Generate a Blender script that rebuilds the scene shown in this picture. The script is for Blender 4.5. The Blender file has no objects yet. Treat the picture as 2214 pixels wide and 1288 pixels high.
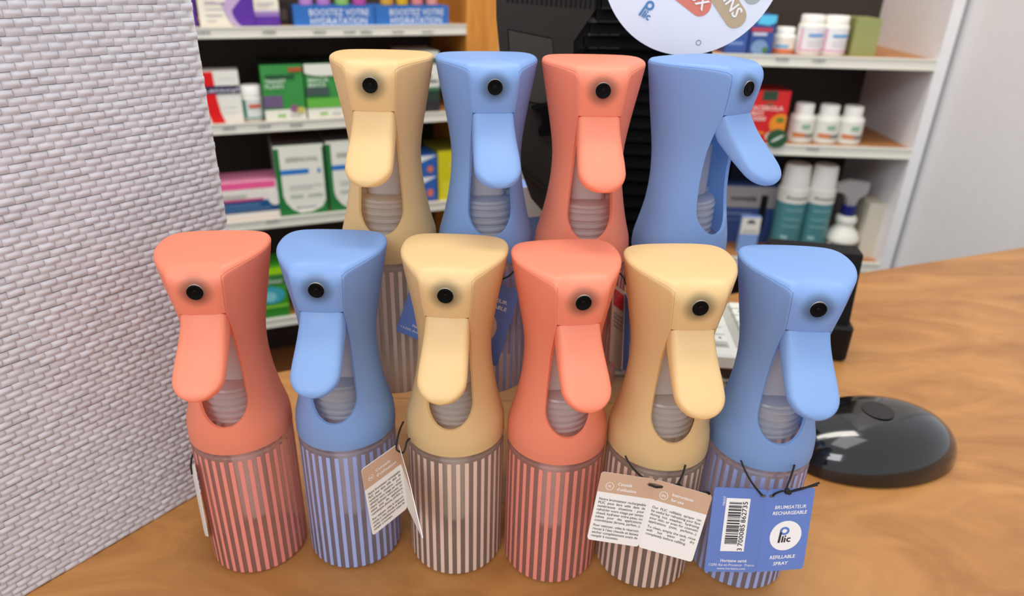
import bpy, bmesh, math, random
from mathutils import Vector, Matrix

random.seed(7)
C = bpy.context.scene.collection
PI = math.pi

# ------------------------------------------------------------------ camera
FPX, PITCH, ROLL, CAMH = 1478.78, 0.44277, 0.021853, 0.32317
PPX, PPY = 1081.4, 616.55
cam_data = bpy.data.cameras.new('camera')
cam_data.sensor_width = 36.0
cam_data.lens = FPX / 2214 * 36.0
cam_data.shift_x = (1107 - PPX) / 2214
cam_data.shift_y = (PPY - 644) / 2214
cam_data.clip_start = 0.01
cam_data.dof.use_dof = True
cam_data.dof.focus_distance = 0.335
cam_data.dof.aperture_fstop = 8.5
cam = bpy.data.objects.new('camera', cam_data)
C.objects.link(cam)
_c, _s = math.cos(PITCH), math.sin(PITCH)
_fw = Vector((0, _c, -_s)); _up = Vector((0, _s, _c)); _rt = Vector((1, 0, 0))
_r2 = math.cos(ROLL) * _rt + math.sin(ROLL) * _up
_u2 = -math.sin(ROLL) * _rt + math.cos(ROLL) * _up
CAMPOS = Vector((0, 0, CAMH))
M4 = Matrix((_r2, _u2, -_fw)).transposed().to_4x4()
M4.translation = CAMPOS
cam.matrix_world = M4
bpy.context.scene.camera = cam

def ray(x, y):
    return _fw + (x - PPX) / FPX * _r2 - (y - PPY) / FPX * _u2
def at(x, y, Y):
    d = ray(x, y); return CAMPOS + d * (Y / d.y)
def at_z(x, y, z):
    d = ray(x, y); return CAMPOS + d * ((z - CAMPOS.z) / d.z)

# ------------------------------------------------------------------ world, lights, exposure
w = bpy.data.worlds.new('world'); bpy.context.scene.world = w
w.use_nodes = True
w.node_tree.nodes['Background'].inputs[0].default_value = (0.93, 0.95, 1.0, 1)
w.node_tree.nodes['Background'].inputs[1].default_value = 0.95

def area(name, loc, target, sx, sy, power, col=(1, 1, 1)):
    l = bpy.data.lights.new(name, 'AREA'); l.shape = 'RECTANGLE'; l.size = sx; l.size_y = sy
    l.energy = power; l.color = col
    o = bpy.data.objects.new(name, l); C.objects.link(o); o.location = loc
    o.rotation_euler = (Vector(target) - Vector(loc)).to_track_quat('-Z', 'Y').to_euler()
    return o
area('ceiling_panel_light', (0.25, 0.15, 1.7), (0.05, 0.35, 0), 0.9, 0.6, 5.0, (1, 0.98, 0.96))
area('ceiling_panel_light', (-0.5, -0.9, 1.25), (0, 0.35, 0.1), 0.8, 0.6, 12.0, (0.95, 0.97, 1.0))
area('ceiling_panel_light', (0.0, 0.75, 1.9), (0.0, 1.35, -0.05), 1.4, 0.4, 24.0, (1, 0.95, 0.85))
vs = bpy.context.scene.view_settings
vs.view_transform = 'Standard'; vs.look = 'None'; vs.gamma = 1; vs.exposure = -0.05
vs.use_curve_mapping = False

# ------------------------------------------------------------------ materials
def lin(c):
    return tuple(((v / 255) / 12.92 if v / 255 <= 0.04045 else ((v / 255 + 0.055) / 1.055) ** 2.4) for v in c) + (1,)
_mats = {}
def mat(name, rgb, rough=0.5, spec=0.5, metal=0.0, sss=0.0, coat=0.0, noise=0.0):
    if name in _mats: return _mats[name]
    m = bpy.data.materials.new(name); m.use_nodes = True
    nt = m.node_tree; b = nt.nodes['Principled BSDF']
    b.inputs['Base Color'].default_value = lin(rgb)
    b.inputs['Roughness'].default_value = rough
    b.inputs['Specular IOR Level'].default_value = spec
    b.inputs['Metallic'].default_value = metal
    b.inputs['Coat Weight'].default_value = coat
    if sss:
        b.inputs['Subsurface Weight'].default_value = sss
        b.inputs['Subsurface Radius'].default_value = (1, .6, .4)
        b.inputs['Subsurface Scale'].default_value = 0.006
    if noise:
        n = nt.nodes.new('ShaderNodeTexNoise'); n.inputs['Scale'].default_value = 60; n.inputs['Detail'].default_value = 3
        tc = nt.nodes.new('ShaderNodeTexCoord'); nt.links.new(tc.outputs['Object'], n.inputs['Vector'])
        mx = nt.nodes.new('ShaderNodeMix'); mx.data_type = 'RGBA'
        mx.inputs[6].default_value = lin(tuple(v * (1 - noise) for v in rgb)); mx.inputs[7].default_value = lin(tuple(min(255, v * (1 + noise)) for v in rgb))
        nt.links.new(n.outputs['Fac'], mx.inputs[0]); nt.links.new(mx.outputs[2], b.inputs['Base Color'])
    _mats[name] = m
    return m
def col(rgb, rough=0.45):
    return mat('print_%d_%d_%d' % rgb, rgb, rough)

def plastic(name, rgb, deep, halo=False):
    """thin translucent plastic: surface shading plus light that comes through the wall"""
    m = bpy.data.materials.new(name); m.use_nodes = True
    nt = m.node_tree; b = nt.nodes['Principled BSDF']; out = nt.nodes['Material Output']
    L = nt.links.new
    b.inputs['Roughness'].default_value = 0.4
    b.inputs['Specular IOR Level'].default_value = 0.35
    tc = nt.nodes.new('ShaderNodeTexCoord')
    nz = nt.nodes.new('ShaderNodeTexNoise'); nz.inputs['Scale'].default_value = 900; nz.inputs['Detail'].default_value = 2
    L(tc.outputs['Object'], nz.inputs['Vector'])
    bp = nt.nodes.new('ShaderNodeBump'); bp.inputs['Strength'].default_value = 0.05; bp.inputs['Distance'].default_value = 0.0005
    L(nz.outputs['Fac'], bp.inputs['Height']); L(bp.outputs['Normal'], b.inputs['Normal'])
    tl = nt.nodes.new('ShaderNodeBsdfTranslucent'); tl.inputs['Color'].default_value = lin(deep)
    tr = nt.nodes.new('ShaderNodeBsdfTransparent'); tr.inputs['Color'].default_value = lin(rgb)
    m1 = nt.nodes.new('ShaderNodeMixShader'); m1.inputs[0].default_value = .33
    L(b.outputs[0], m1.inputs[1]); L(tl.outputs[0], m1.inputs[2])
    m2 = nt.nodes.new('ShaderNodeMixShader'); m2.inputs[0].default_value = .10
    L(m1.outputs[0], m2.inputs[1]); L(tr.outputs[0], m2.inputs[2]); L(m2.outputs[0], out.inputs['Surface'])
    if halo:
        # the black nozzle housing shows through the thin translucent front as a smoky ring
        sub = nt.nodes.new('ShaderNodeVectorMath'); sub.operation = 'DISTANCE'
        sub.inputs[1].default_value = (0, -0.0315, 0.183)
        L(tc.outputs['Object'], sub.inputs[0])
        mr = nt.nodes.new('ShaderNodeMapRange'); mr.interpolation_type = 'SMOOTHERSTEP'
        mr.inputs['From Min'].default_value = 0.0030; mr.inputs['From Max'].default_value = 0.0108
        mr.inputs['To Min'].default_value = 0.62; mr.inputs['To Max'].default_value = 0
        L(sub.outputs['Value'], mr.inputs['Value'])
        for node, c0 in ((b, rgb), (tl, deep)):
            mx = nt.nodes.new('ShaderNodeMix'); mx.data_type = 'RGBA'
            mx.inputs[6].default_value = lin(c0); mx.inputs[7].default_value = lin(tuple(v * .3 for v in c0))
            L(mr.outputs['Result'], mx.inputs[0]); L(mx.outputs[2], node.inputs[0])
    else:
        b.inputs['Base Color'].default_value = lin(rgb)
    return m
TINTS = {'coral': ((255, 166, 134), (255, 182, 148)), 'blue': ((154, 190, 236), (168, 206, 248)), 'yellow': ((244, 217, 162), (250, 222, 164))}
PL = {k: plastic(k + '_plastic', v[0], v[1]) for k, v in TINTS.items()}
PLH = {k: plastic(k + '_plastic_front', v[0], v[1], True) for k, v in TINTS.items()}
STRIPE = {'coral': mat('stripe_coral', (234, 142, 128), .5), 'blue': mat('stripe_blue', (160, 176, 228), .5), 'yellow': mat('stripe_beige', (224, 196, 180), .5)}

def clear(name, rgb, fac, rough=0.2, refr=None):
    """see-through plastic: part of the light passes, part is scattered by the frosting"""
    m = bpy.data.materials.new(name); m.use_nodes = True
    nt = m.node_tree; b = nt.nodes['Principled BSDF']; out = nt.nodes['Material Output']; L = nt.links.new
    b.inputs['Base Color'].default_value = lin(rgb); b.inputs['Roughness'].default_value = rough
    t = nt.nodes.new('ShaderNodeBsdfTransparent'); t.inputs[0].default_value = (.9, .89, .88, 1)
    src = t.outputs[0]
    tl = nt.nodes.new('ShaderNodeBsdfTranslucent'); tl.inputs['Color'].default_value = lin(rgb)
    mt = nt.nodes.new('ShaderNodeMixShader'); mt.inputs[0].default_value = .45; L(b.outputs[0], mt.inputs[1]); L(tl.outputs[0], mt.inputs[2])
    if refr:
        r = nt.nodes.new('ShaderNodeBsdfRefraction'); r.inputs['IOR'].default_value = 1.05; r.inputs['Roughness'].default_value = refr[0]
        r.inputs['Color'].default_value = lin(refr[1])
        m2 = nt.nodes.new('ShaderNodeMixShader'); m2.inputs[0].default_value = refr[2]
        L(t.outputs[0], m2.inputs[1]); L(r.outputs[0], m2.inputs[2]); src = m2.outputs[0]
    mx = nt.nodes.new('ShaderNodeMixShader'); mx.inputs[0].default_value = fac
    L(src, mx.inputs[1]); L(mt.outputs[0], mx.inputs[2]); L(mx.outputs[0], out.inputs['Surface'])
    return m
BODY = {'coral': clear('frosted_coral_body', (232, 190, 180), .36, .3, (.28, (250, 232, 226), .7)),
        'blue': clear('frosted_blue_body', (206, 202, 216), .36, .3, (.28, (240, 236, 244), .7)),
        'yellow': clear('frosted_grey_body', (216, 202, 192), .36, .3, (.28, (244, 238, 230), .7))}
M_CLEAR = clear('clear_plastic', (250, 248, 247), .5, .15)
M_MILKY = clear('milky_plastic', (246, 243, 243), .62, .25)
M_WHITEIN = mat('white_inner', (244, 242, 242), .5)
M_ACRYL = clear('acrylic', (235, 225, 205), .13, .05)
M_BLACK = mat('black_plastic', (10, 10, 11), .3)
M_NOZ = mat('nozzle_black', (4, 4, 5), .6, spec=.1)
M_CORD = mat('black_cord', (9, 9, 10), .6)
M_CARDW = mat('card_white', (232, 230, 224), .6)
M_CARDB = mat('card_beige', (196, 162, 134), .55)
M_CARDBLUE = mat('card_blue', (98, 128, 198), .5)
M_INK = mat('ink', (38, 36, 38), .6)
M_WHITEPRINT = mat('white_print', (240, 240, 240), .6)

def wood(name, c1, c2, rough, scale, stretch):
    m = bpy.data.materials.new(name); m.use_nodes = True
    nt = m.node_tree; b = nt.nodes['Principled BSDF']; L = nt.links.new
    tc = nt.nodes.new('ShaderNodeTexCoord'); mp = nt.nodes.new('ShaderNodeMapping')
    mp.inputs['Scale'].default_value = stretch
    mp.inputs['Rotation'].default_value = (0, 0, .5 if stretch[2] == 1 else 0)
    L(tc.outputs['Object'], mp.inputs['Vector'])
    n = nt.nodes.new('ShaderNodeTexNoise'); n.inputs['Scale'].default_value = scale; n.inputs['Detail'].default_value = 6
    n.inputs['Distortion'].default_value = 1.2; n.inputs['Roughness'].default_value = .6
    L(mp.outputs[0], n.inputs['Vector'])
    r = nt.nodes.new('ShaderNodeValToRGB'); r.color_ramp.elements[0].position = .32; r.color_ramp.elements[1].position = .68
    r.color_ramp.elements[0].color = lin(c1); r.color_ramp.elements[1].color = lin(c2)
    L(n.outputs['Fac'], r.inputs[0]); L(r.outputs[0], b.inputs['Base Color'])
    n2 = nt.nodes.new('ShaderNodeTexNoise'); n2.inputs['Scale'].default_value = scale * 9; n2.inputs['Detail'].default_value = 3
    L(mp.outputs[0], n2.inputs['Vector'])
    bp = nt.nodes.new('ShaderNodeBump'); bp.inputs['Strength'].default_value = .06; bp.inputs['Distance'].default_value = .001
    L(n2.outputs['Fac'], bp.inputs['Height']); L(bp.outputs['Normal'], b.inputs['Normal'])
    b.inputs['Roughness'].default_value = rough
    return m
M_COUNTER = wood('counter_laminate', (150, 98, 48), (186, 132, 74), .38, 7, (1, 3.2, 1))
M_PANELWOOD = wood('orange_wood', (196, 122, 40), (226, 156, 66), .45, 6, (6, 6, .8))
M_SHELFWOOD = wood('shelf_wood', (168, 110, 60), (190, 132, 78), .5, 6, (2, 5, 1))
M_SHELFBACK = mat('dark_back_panel', (52, 44, 38), .6, noise=.08)
M_STRIP = mat('white_price_rail', (226, 224, 212), .35)
M_GREYMARK = mat('grey_mark', (150, 150, 150), .6)
M_WALL = mat('white_wall', (232, 231, 232), .8, noise=.02)
M_WEAVE = mat('woven_white_wallcover', (205, 203, 208), .75, noise=.06)
M_FLOOR = mat('floor_tile', (120, 108, 96), .4, noise=.06)
M_MACHINE = mat('black_machine', (7, 7, 8), .5, spec=.25)
M_MACHINE_GREY = mat('charcoal_machine', (42, 39, 35), .5, spec=.3, noise=.05)

# ------------------------------------------------------------------ mesh builder
class MB:
    def __init__(s): s.v = []; s.f = []; s.fm = []; s.m = []
    def mi(s, m):
        if m not in s.m: s.m.append(m)
        return s.m.index(m)
    def add(s, vs_, fs_, m):
        k = len(s.v); s.v += [tuple(p) for p in vs_]; i = s.mi(m)
        for f in fs_: s.f.append([a + k for a in f]); s.fm.append(i)
        return s
    def box(s, x0, y0, z0, x1, y1, z1, m, fr=None):
        p = [(x0, y0, z0), (x1, y0, z0), (x1, y1, z0), (x0, y1, z0), (x0, y0, z1), (x1, y0, z1), (x1, y1, z1), (x0, y1, z1)]
        if fr: p = [fr @ Vector(q) for q in p]
        return s.add(p, [(0, 3, 2, 1), (4, 5, 6, 7), (0, 1, 5, 4), (1, 2, 6, 5), (2, 3, 7, 6), (3, 0, 4, 7)], m)
    def bbox(s, x0, y0, z0, x1, y1, z1, b, m, fr=None):
        """box with rounded vertical edges and a soft top edge"""
        out = []
        for cx_, cy_, a0 in ((x1 - b, y1 - b, 0), (x0 + b, y1 - b, 90), (x0 + b, y0 + b, 180), (x1 - b, y0 + b, 270)):
            for k in range(4):
                a = math.radians(a0 + 30 * k); out.append((math.cos(a), math.sin(a), cx_, cy_))
        n = len(out); rings = []
        for dz, q in ((z0, .6), (z0 + b * .4, 1), (z1 - b * .4, 1), (z1, .6)):
            rings.append([(cx_ + ca * b * q, cy_ + sa * b * q, dz) for ca, sa, cx_, cy_ in out])
        v = [p for r in rings for p in r]
        if fr: v = [fr @ Vector(q) for q in v]
        f = []
        for r in range(3):
            for i in range(n):
                j = (i + 1) % n; f.append((r * n + i, r * n + j, (r + 1) * n + j, (r + 1) * n + i))
        f.append(list(range(n))[::-1]); f.append([3 * n + i for i in range(n)])
        return s.add(v, f, m)
    def prism(s, pts, off, m):
        """polygon (3D points) extruded by vector off"""
        n = len(pts); off = Vector(off)
        v = [Vector(p) for p in pts] + [Vector(p) + off for p in pts]
        f = [list(range(n)), [n + i for i in range(n)][::-1]] + [(i, i + n, (i + 1) % n + n, (i + 1) % n) for i in range(n)]
        return s.add(v, f, m)
    def lathe(s, prof, m, n=40, fr=None, sx=1, sy=1):
        v = []; f = []; idx = []
        for r, z in prof:
            if r < 1e-7: idx.append([len(v)]); v.append((0, 0, z))
            else:
                idx.append(list(range(len(v), len(v) + n)))
                v += [(r * sx * math.cos(2 * PI * i / n), r * sy * math.sin(2 * PI * i / n), z) for i in range(n)]
        for a, b in zip(idx, idx[1:]):
            for i in range(n):
                j = (i + 1) % n
                if len(a) == 1 and len(b) == 1: continue
                if len(a) == 1: f.append((a[0], b[j], b[i]))
                elif len(b) == 1: f.append((a[i], a[j], b[0]))
                else: f.append((a[i], a[j], b[j], b[i]))
        if fr: v = [fr @ Vector(q) for q in v]
        return s.add(v, f, m)
    def tube(s, pts, r, m, n=8):
        pts = [Vector(p) for p in pts]; v = []; f = []
        side = None
        for i, p in enumerate(pts):
            d = (pts[min(i + 1, len(pts) - 1)] - pts[max(i - 1, 0)]).normalized()
            if side is None: side = d.orthogonal().normalized()
            side = (side - d * side.dot(d)).normalized(); up = d.cross(side)
            v += [p + r * (math.cos(2 * PI * k / n) * side + math.sin(2 * PI * k / n) * up) for k in range(n)]
        for i in range(len(pts) - 1):
            for k in range(n):
                j = (k + 1) % n; f.append((i * n + k, i * n + j, (i + 1) * n + j, (i + 1) * n + k))
        f.append(list(range(n))[::-1]); f.append([(len(pts) - 1) * n + k for k in range(n)])
        return s.add(v, f, m)
    def build(s, name, parent=None, angle=40, label=None, kind=None):
        me = bpy.data.meshes.new(name); me.from_pydata(s.v, [], s.f)
        for m in s.m: me.materials.append(m)
        me.polygons.foreach_set('material_index', s.fm)
        me.polygons.foreach_set('use_smooth', [True] * len(s.f))
        me.update()
        bm = bmesh.new(); bm.from_mesh(me)
        a = math.radians(angle)
        for e in bm.edges:
            if len(e.link_faces) == 2 and e.calc_face_angle(0) > a: e.smooth = False
        bm.to_mesh(me); bm.free()
        o = bpy.data.objects.new(name, me); C.objects.link(o)
        if parent: o.parent = parent
        if label: o['label'] = label
        if kind: o['kind'] = kind
        return o

def spline(pts, n=8):
    P = [Vector(p) for p in pts]; P = [2 * P[0] - P[1]] + P + [2 * P[-1] - P[-2]]; out = []
    for i in range(1, len(P) - 2):
        for k in range(n):
            t = k / n; a, b, c, d = P[i - 1:i + 3]
            out.append(.5 * ((2 * b) + (-a + c) * t + (2 * a - 5 * b + 4 * c - d) * t * t + (-a + 3 * b - 3 * c + d) * t ** 3))
    out.append(P[-2]); return out
def interp(tab, x):
    if x <= tab[0][0]: return tab[0][1]
    for (a, b), (c, d) in zip(tab, tab[1:]):
        if x <= c:
            return b + (d - b) * (x - a) / (c - a)
    return tab[-1][1]
def smooth_tab(tab):
    s_ = spline([(a, b, 0) for a, b in tab], 6); return [(p.x, p.y) for p in s_]

_tcache = {}
def text_geo(txt, bold=0.0, shear=0.0):
    k = (txt, bold, shear)
    if k not in _tcache:
        cu = bpy.data.curves.new('t', 'FONT'); cu.body = txt; cu.size = 1; cu.resolution_u = 2; cu.offset = bold; cu.shear = shear
        o = bpy.data.objects.new('t', cu); C.objects.link(o)
        dg = bpy.context.evaluated_depsgraph_get(); me = bpy.data.meshes.new_from_object(o.evaluated_get(dg))
        vs_ = [(v.co.x, v.co.y) for v in me.vertices]; fs_ = [list(p.vertices) for p in me.polygons]
        bpy.data.objects.remove(o); bpy.data.curves.remove(cu); bpy.data.meshes.remove(me)
        x0 = min(v[0] for v in vs_); x1 = max(v[0] for v in vs_)
        _tcache[k] = ([((x - x0), y) for x, y in vs_], fs_, x1 - x0)
    return _tcache[k]
def put_text(mb, txt, fn, m, x, y, size, width=None, align='l', bold=0.0, shear=0.0, rot=0.0):
    """fn maps local flat (x, y) to 3D; cap height is about .73 of size"""
    vs_, fs_, wd = text_geo(txt, bold, shear)
    sx = size if width is None else width / wd
    W = wd * sx
    dx = {'l': 0, 'c': -W / 2, 'r': -W}[align]
    ca, sa = math.cos(rot), math.sin(rot)
    pts = []
    for a, b in vs_:
        px, py = a * sx + dx, b * size
        pts.append(fn(x + ca * px - sa * py, y + sa * px + ca * py))
    mb.add(pts, fs_, m)

def thing(name, label, cat, loc=(0, 0, 0), rz=0, group=None):
    o = bpy.data.objects.new(name, None); C.objects.link(o); o.empty_display_size = .02
    o.location = loc; o.rotation_euler = (0, 0, rz); o['label'] = label; o['category'] = cat
    if group: o['group'] = group
    return o
def tag(o, label, cat, group=None):
    o['label'] = label; o['category'] = cat
    if group: o['group'] = group
    return o
def structure(o): o['kind'] = 'structure'; return o

# ------------------------------------------------------------------ the setting
# counter top with a back edge that runs parallel to the shelving
mb = MB()
outl = [(-.62, -.25), (.95, -.25), (.95, .93), (.35, .71), (.10, .612), (-.177, .502), (-.62, .325)]
mb.prism([(x, y, -.035) for x, y in outl], (0, 0, .035), M_COUNTER)
counter = thing('counter', 'counter with warm brown marbled laminate top under all the bottles', 'counter', (0, 0, 0)); mb.build('top', counter)
mb = MB(); mb.prism([(x * .96, y * .96 - .01, -.9) for x, y in outl], (0, 0, .864), M_SHELFBACK)
mb.build('base_cabinet', counter, label='dark brown base cabinet')
mb = MB(); mb.box(-2.5, -1.5, -.92, 2.5, 3, -.9, M_FLOOR); structure(mb.build('floor'))
mb = MB(); mb.box(-2.5, 2.35, -.9, 2.5, 2.4, 2.2, M_WALL); structure(mb.build('wall_back'))
mb = MB(); mb.box(.80, .95, -.9, .85, 2.35, 2.2, M_WALL); structure(mb.build('wall_right'))

# woven white wall panel at the left
wa = Vector((-.2065, .3354, 0)); wd = Vector((.0405, .0526, 0)).normalized(); wn = Vector((wd.y, -wd.x, 0))
wend = Vector((-.1655, .3885, 0)); L0 = -.40
mb = MB()
p0 = wend - wd * .62 - wn * .0012; p1 = wend - wn * .0012
mb.prism([p0, p1, p1 - wn * .03, p0 - wn * .03], (0, 0, .8), M_WALL)
wl = structure(mb.build('wall_left'))
mb = MB()
bw, bh = .0074, .0037
for r in range(int(.78 / bh)):
    off = (.5 if r % 2 else 0) * bw + random.uniform(-.0008, .0008)
    z0 = r * bh + .0002
    for c in range(int(.6 / bw)):
        t1 = -(c * bw + off) ; t0 = t1 - bw
        if t1 > -.0001 + 0.0003 * 0: t1 = min(t1, 0)
        g = .00012; hgt = random.uniform(.0002, .0007); tl = random.uniform(-.0003, .0003)
        jz = random.uniform(-.0003, .0003)
        def q(t, z, h): return wend + wd * t + wn * h + Vector((0, 0, z))
        a, b = t0 + g * .3, t1 - g * .3; lo, hi = z0 + jz, z0 + bh - g * .4 + jz
        i_ = .0011; iz = .0011
        vsx = [q(a, lo, -.0004), q(b, lo, -.0004), q(b, hi, -.0004), q(a, hi, -.0004),
               q(a + i_, lo + iz, hgt + tl), q(b - i_, lo + iz, hgt - tl), q(b - i_, hi - iz, hgt - tl), q(a + i_, hi - iz, hgt + tl)]
        mb.add(vsx, [(4, 5, 6, 7), (0, 1, 5, 4), (1, 2, 6, 5), (2, 3, 7, 6), (3, 0, 4, 7)], M_WEAVE)
mb.build('woven_relief', wl, angle=80, kind='stuff')

# ------------------------------------------------------------------ shelving
class Frame:
    """a shelf unit: origin, direction along the shelves, direction into them"""
    def __init__(s, A, ang):
        s.A = Vector(A); s.u = Vector((math.cos(ang), math.sin(ang), 0)); s.n = Vector((-math.sin(ang), math.cos(ang), 0)); s.ang = ang
        s.mat = Matrix.Translation(s.A) @ Matrix.Rotation(ang, 4, 'Z')
    def hit(s, x, y, d=0.0):
        r = ray(x, y); P = s.A + s.n * d
        t = (P - CAMPOS).dot(s.n) / r.dot(s.n); h = CAMPOS + r * t
        return (h - s.A).dot(s.u), h.z
LF = Frame((-.554, 1.3, 0), math.radians(21.8))
RF = Frame((.424, 1.3, 0), math.radians(-3.0))

def shelf_unit(F, u0, u1, rows, depth, name, label, zb, zt, up):
    t = thing(name, label, 'shelving', F.A + Vector((0, 0, zb)), F.ang)
    def part(nm, x0, y0, z0, x1, y1, z1, m, lab=None):
        b = MB(); b.box(x0, y0, z0 - zb, x1, y1, z1 - zb, m); return b.build(nm, t, label=lab)
    part('back_panel', u0, depth, zb, u1, depth + .012, zt, M_SHELFBACK)
    for k, z in enumerate(rows):
        b = part('shelf_board', u0, .004, z - .014, u1, depth, z, M_SHELFWOOD)
        r = MB(); r.box(u0, -.004, z - .018 - zb, u1, .004, z + .0015 - zb, M_STRIP)
        r.box(u0, -.0055, z - .018 - zb, u1, -.004, z - .0155 - zb, M_STRIP); r.box(u0, -.0055, z - .0015 - zb, u1, -.004, z + .0015 - zb, M_STRIP)
        r.build('price_rail', t)
    for n_, x0, x1, m in up: part(n_, x0, -.006, zb, x1, depth, zt, m)
    return t
def rowz(F, x, y, d=0): return F.hit(x, y, d)[1]
ZL = [rowz(LF, 716, 57), rowz(LF, 716, 256), rowz(LF, 725, 459), rowz(LF, 600, 688), -.62]
ZR = [rowz(RF, 1738, 122), rowz(RF, 1770, 316), rowz(RF, 1590, 557), -.45]
uEnd = LF.hit(1007, 60)[0]; uEnd2 = LF.hit(1077, 60)[0]
shelf_unit(LF, -.22, uEnd, ZL, .26, 'shelf_unit', 'left shelf unit with white price rails and orange wood end panel', -.9, 1.0,
           [('end_panel', uEnd, uEnd2, M_PANELWOOD), ('end_panel', -.24, -.22, M_PANELWOOD)])
ur0 = RF.hit(1470, 100)[0]; ur1 = .345
shelf_unit(RF, ur0, ur1, ZR, .26, 'shelf_unit', 'right shelf unit of supplements and sprays behind the black machine', -.9, 1.0,
           [('end_panel', ur0 - .02, ur0, M_PANELWOOD), ('end_panel', ur1, ur1 + .02, M_WALL)])

def rail_marks(F, xs, zr, t_parent, y):
    pass

def place(F, xl, xr, yt, z, yb=None, d=.012):
    """position and size of an item whose front face spans these pixels, standing on height z"""
    # iterate: the row of the base at depth d
    xm = (xl + xr) / 2
    if yb is None:
        lo, hi = -200, 1200
        for _ in range(40):
            mid = (lo + hi) / 2
            if F.hit(xm, mid, d)[1] > z: lo = mid
            else: hi = mid
        yb = lo
    u0 = F.hit(xl, yb, d)[0]; u1 = F.hit(xr, yb, d)[0]
    h = F.hit(xm, yt, d)[1] - z
    return u0, u1, h
def carton(F, z, xl, xr, yt, depth, name, label, base, prints=(), texts=(), side=None, top=None, d=.012, group=None, cat='box', polys=(), tilt=0):
    u0, u1, h = place(F, xl, xr, yt, z, d=d); W = u1 - u0; g = .0004
    loc = F.A + F.u * u0 + F.n * d; loc = Vector((loc.x, loc.y, z))
    t = thing(name, label, cat, loc, F.ang + tilt, group)
    b = MB(); m = col(base); b.box(0, 0, 0, W, depth, h, m)
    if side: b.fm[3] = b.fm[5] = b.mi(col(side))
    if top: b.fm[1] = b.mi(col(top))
    b.build('carton_body', t)
    fl = MB(); fl.box(.001, .0006, h, W - .001, .0012, h + .0006, m); fl.build('tuck_flap', t)
    if prints or texts or polys:
        p = MB()
        lay = 0
        for (a, b0, c, e, rgb) in prints:
            lay += 1; yy = -g * lay
            p.add([(a * W, yy, b0 * h), (c * W, yy, b0 * h), (c * W, yy, e * h), (a * W, yy, e * h)], [(0, 1, 2, 3)], col(rgb))
        for pts, rgb in polys:
            pts = [(min(1, max(0, q0)), min(1, max(0, q1))) for q0, q1 in pts]
            lay += 1; yy = -g * lay
            p.add([(a * W, yy, e * h) for a, e in pts], [list(range(len(pts)))], col(rgb))
        for (tx, a, e, sz, rgb, wfrac) in texts:
            put_text(p, tx, lambda x, y: (x, -g * (lay + 1), y), col(rgb), a * W, e * h, sz * h, width=wfrac * W, bold=.01)
        p.build('printed_front', t)
    return t
def ell(cx_, cy_, rx, ry, n=20, a0=0, a1=360):
    return [(cx_ + rx * math.cos(math.radians(a0 + (a1 - a0) * i / n)), cy_ + ry * math.sin(math.radians(a0 + (a1 - a0) * i / n))) for i in range(n + (1 if a1 - a0 < 360 else 0))]
def jar(F, z, xl, xr, yt, name, label, prof, mats_, lab=(), d=.035, group=None, cat='bottle', texts=()):
    """prof: list of (part name, material, [(r,z)...]) with radii and heights relative to half width and height"""
    u0, u1, h = place(F, xl, xr, yt, z, d=d); R = (u1 - u0) / 2
    loc = F.A + F.u * (u0 + R) + F.n * d; loc = Vector((loc.x, loc.y, z))
    t = thing(name, label, cat, loc, F.ang, group)
    for nm, m, pr in prof:
        b = MB(); b.lathe([(r * R, q * h) for r, q in pr], m, 28); b.build(nm, t)
    if lab or texts:
        p = MB(); k = 0
        for (a0, z0, a1, z1, rr, rgb) in lab:
            k += 1; n = 8; rad = rr * R + .0004 * k; vs_ = []
            for i in range(n + 1):
                a = math.radians(a0 + (a1 - a0) * i / n)
                for zz in (z0, z1): vs_.append((rad * math.sin(a), -rad * math.cos(a), zz * h))
            p.add(vs_, [(2 * i, 2 * i + 2, 2 * i + 3, 2 * i + 1) for i in range(n)], col(rgb))
        for (tx, zc, sz, wf, rr, rgb) in texts:
            rad = rr * R + .0004 * (k + 1)
            put_text(p, tx, lambda x, y: (rad * math.sin(x / rad), -rad * math.cos(x / rad), y), col(rgb), 0, zc * h, sz * h, width=wf * 2 * R, align='c', bold=.01)
        p.build('wrap_label', t)
    return t
WHITE = (238, 236, 226); CREAM = (240, 234, 216)
mw = col(WHITE)
# --- left unit, top shelf
z = ZL[0]
g_ = 'purple and white cartons on the top shelf'
pol = [([(.55, 0), (1, 0), (1, .9), (.93, .6), (.8, .3)], (92, 44, 158)), ([(.72, 0), (1, 0), (1, .6), (.9, .25)], (76, 30, 140))]
carton(LF, z, 398, 428, -120, .09, 'carton', 'purple carton at the woven panel edge on the top shelf', (92, 44, 150), group=g_)
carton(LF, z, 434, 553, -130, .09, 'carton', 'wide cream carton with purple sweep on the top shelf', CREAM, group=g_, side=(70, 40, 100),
       polys=[(ell(.95, .28, .5, .36, 20, 180, 270) + [(1, 0), (1, .62)], (196, 170, 208)), (ell(.98, .2, .38, .24, 16, 180, 270) + [(1, 0), (1, .5)], (92, 44, 158))],
       texts=[('200mg', .12, .27, .05, (110, 80, 150), .35)],
       prints=[(.12, .2, .5, .215, (190, 184, 190)), (.12, .13, .42, .145, (170, 165, 180)), (.12, .07, .3, .085, (200, 196, 196))])
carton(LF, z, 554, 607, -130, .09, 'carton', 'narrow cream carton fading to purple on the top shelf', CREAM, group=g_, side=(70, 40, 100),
       prints=[(0, 0, 1, .12, (92, 44, 158)), (0, .12, 1, .17, (150, 116, 186)), (0, .17, 1, .2, (206, 186, 214)), (.1, .27, .8, .285, (180, 176, 186)), (.1, .24, .6, .25, (190, 186, 190))])
carton(LF, z, 606, 640, 5, .08, 'carton', 'small dark carton beside the blue display tray on the top shelf', (44, 34, 30), d=.05, prints=[(.1, .2, .5, .7, (90, 80, 76))])
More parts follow.
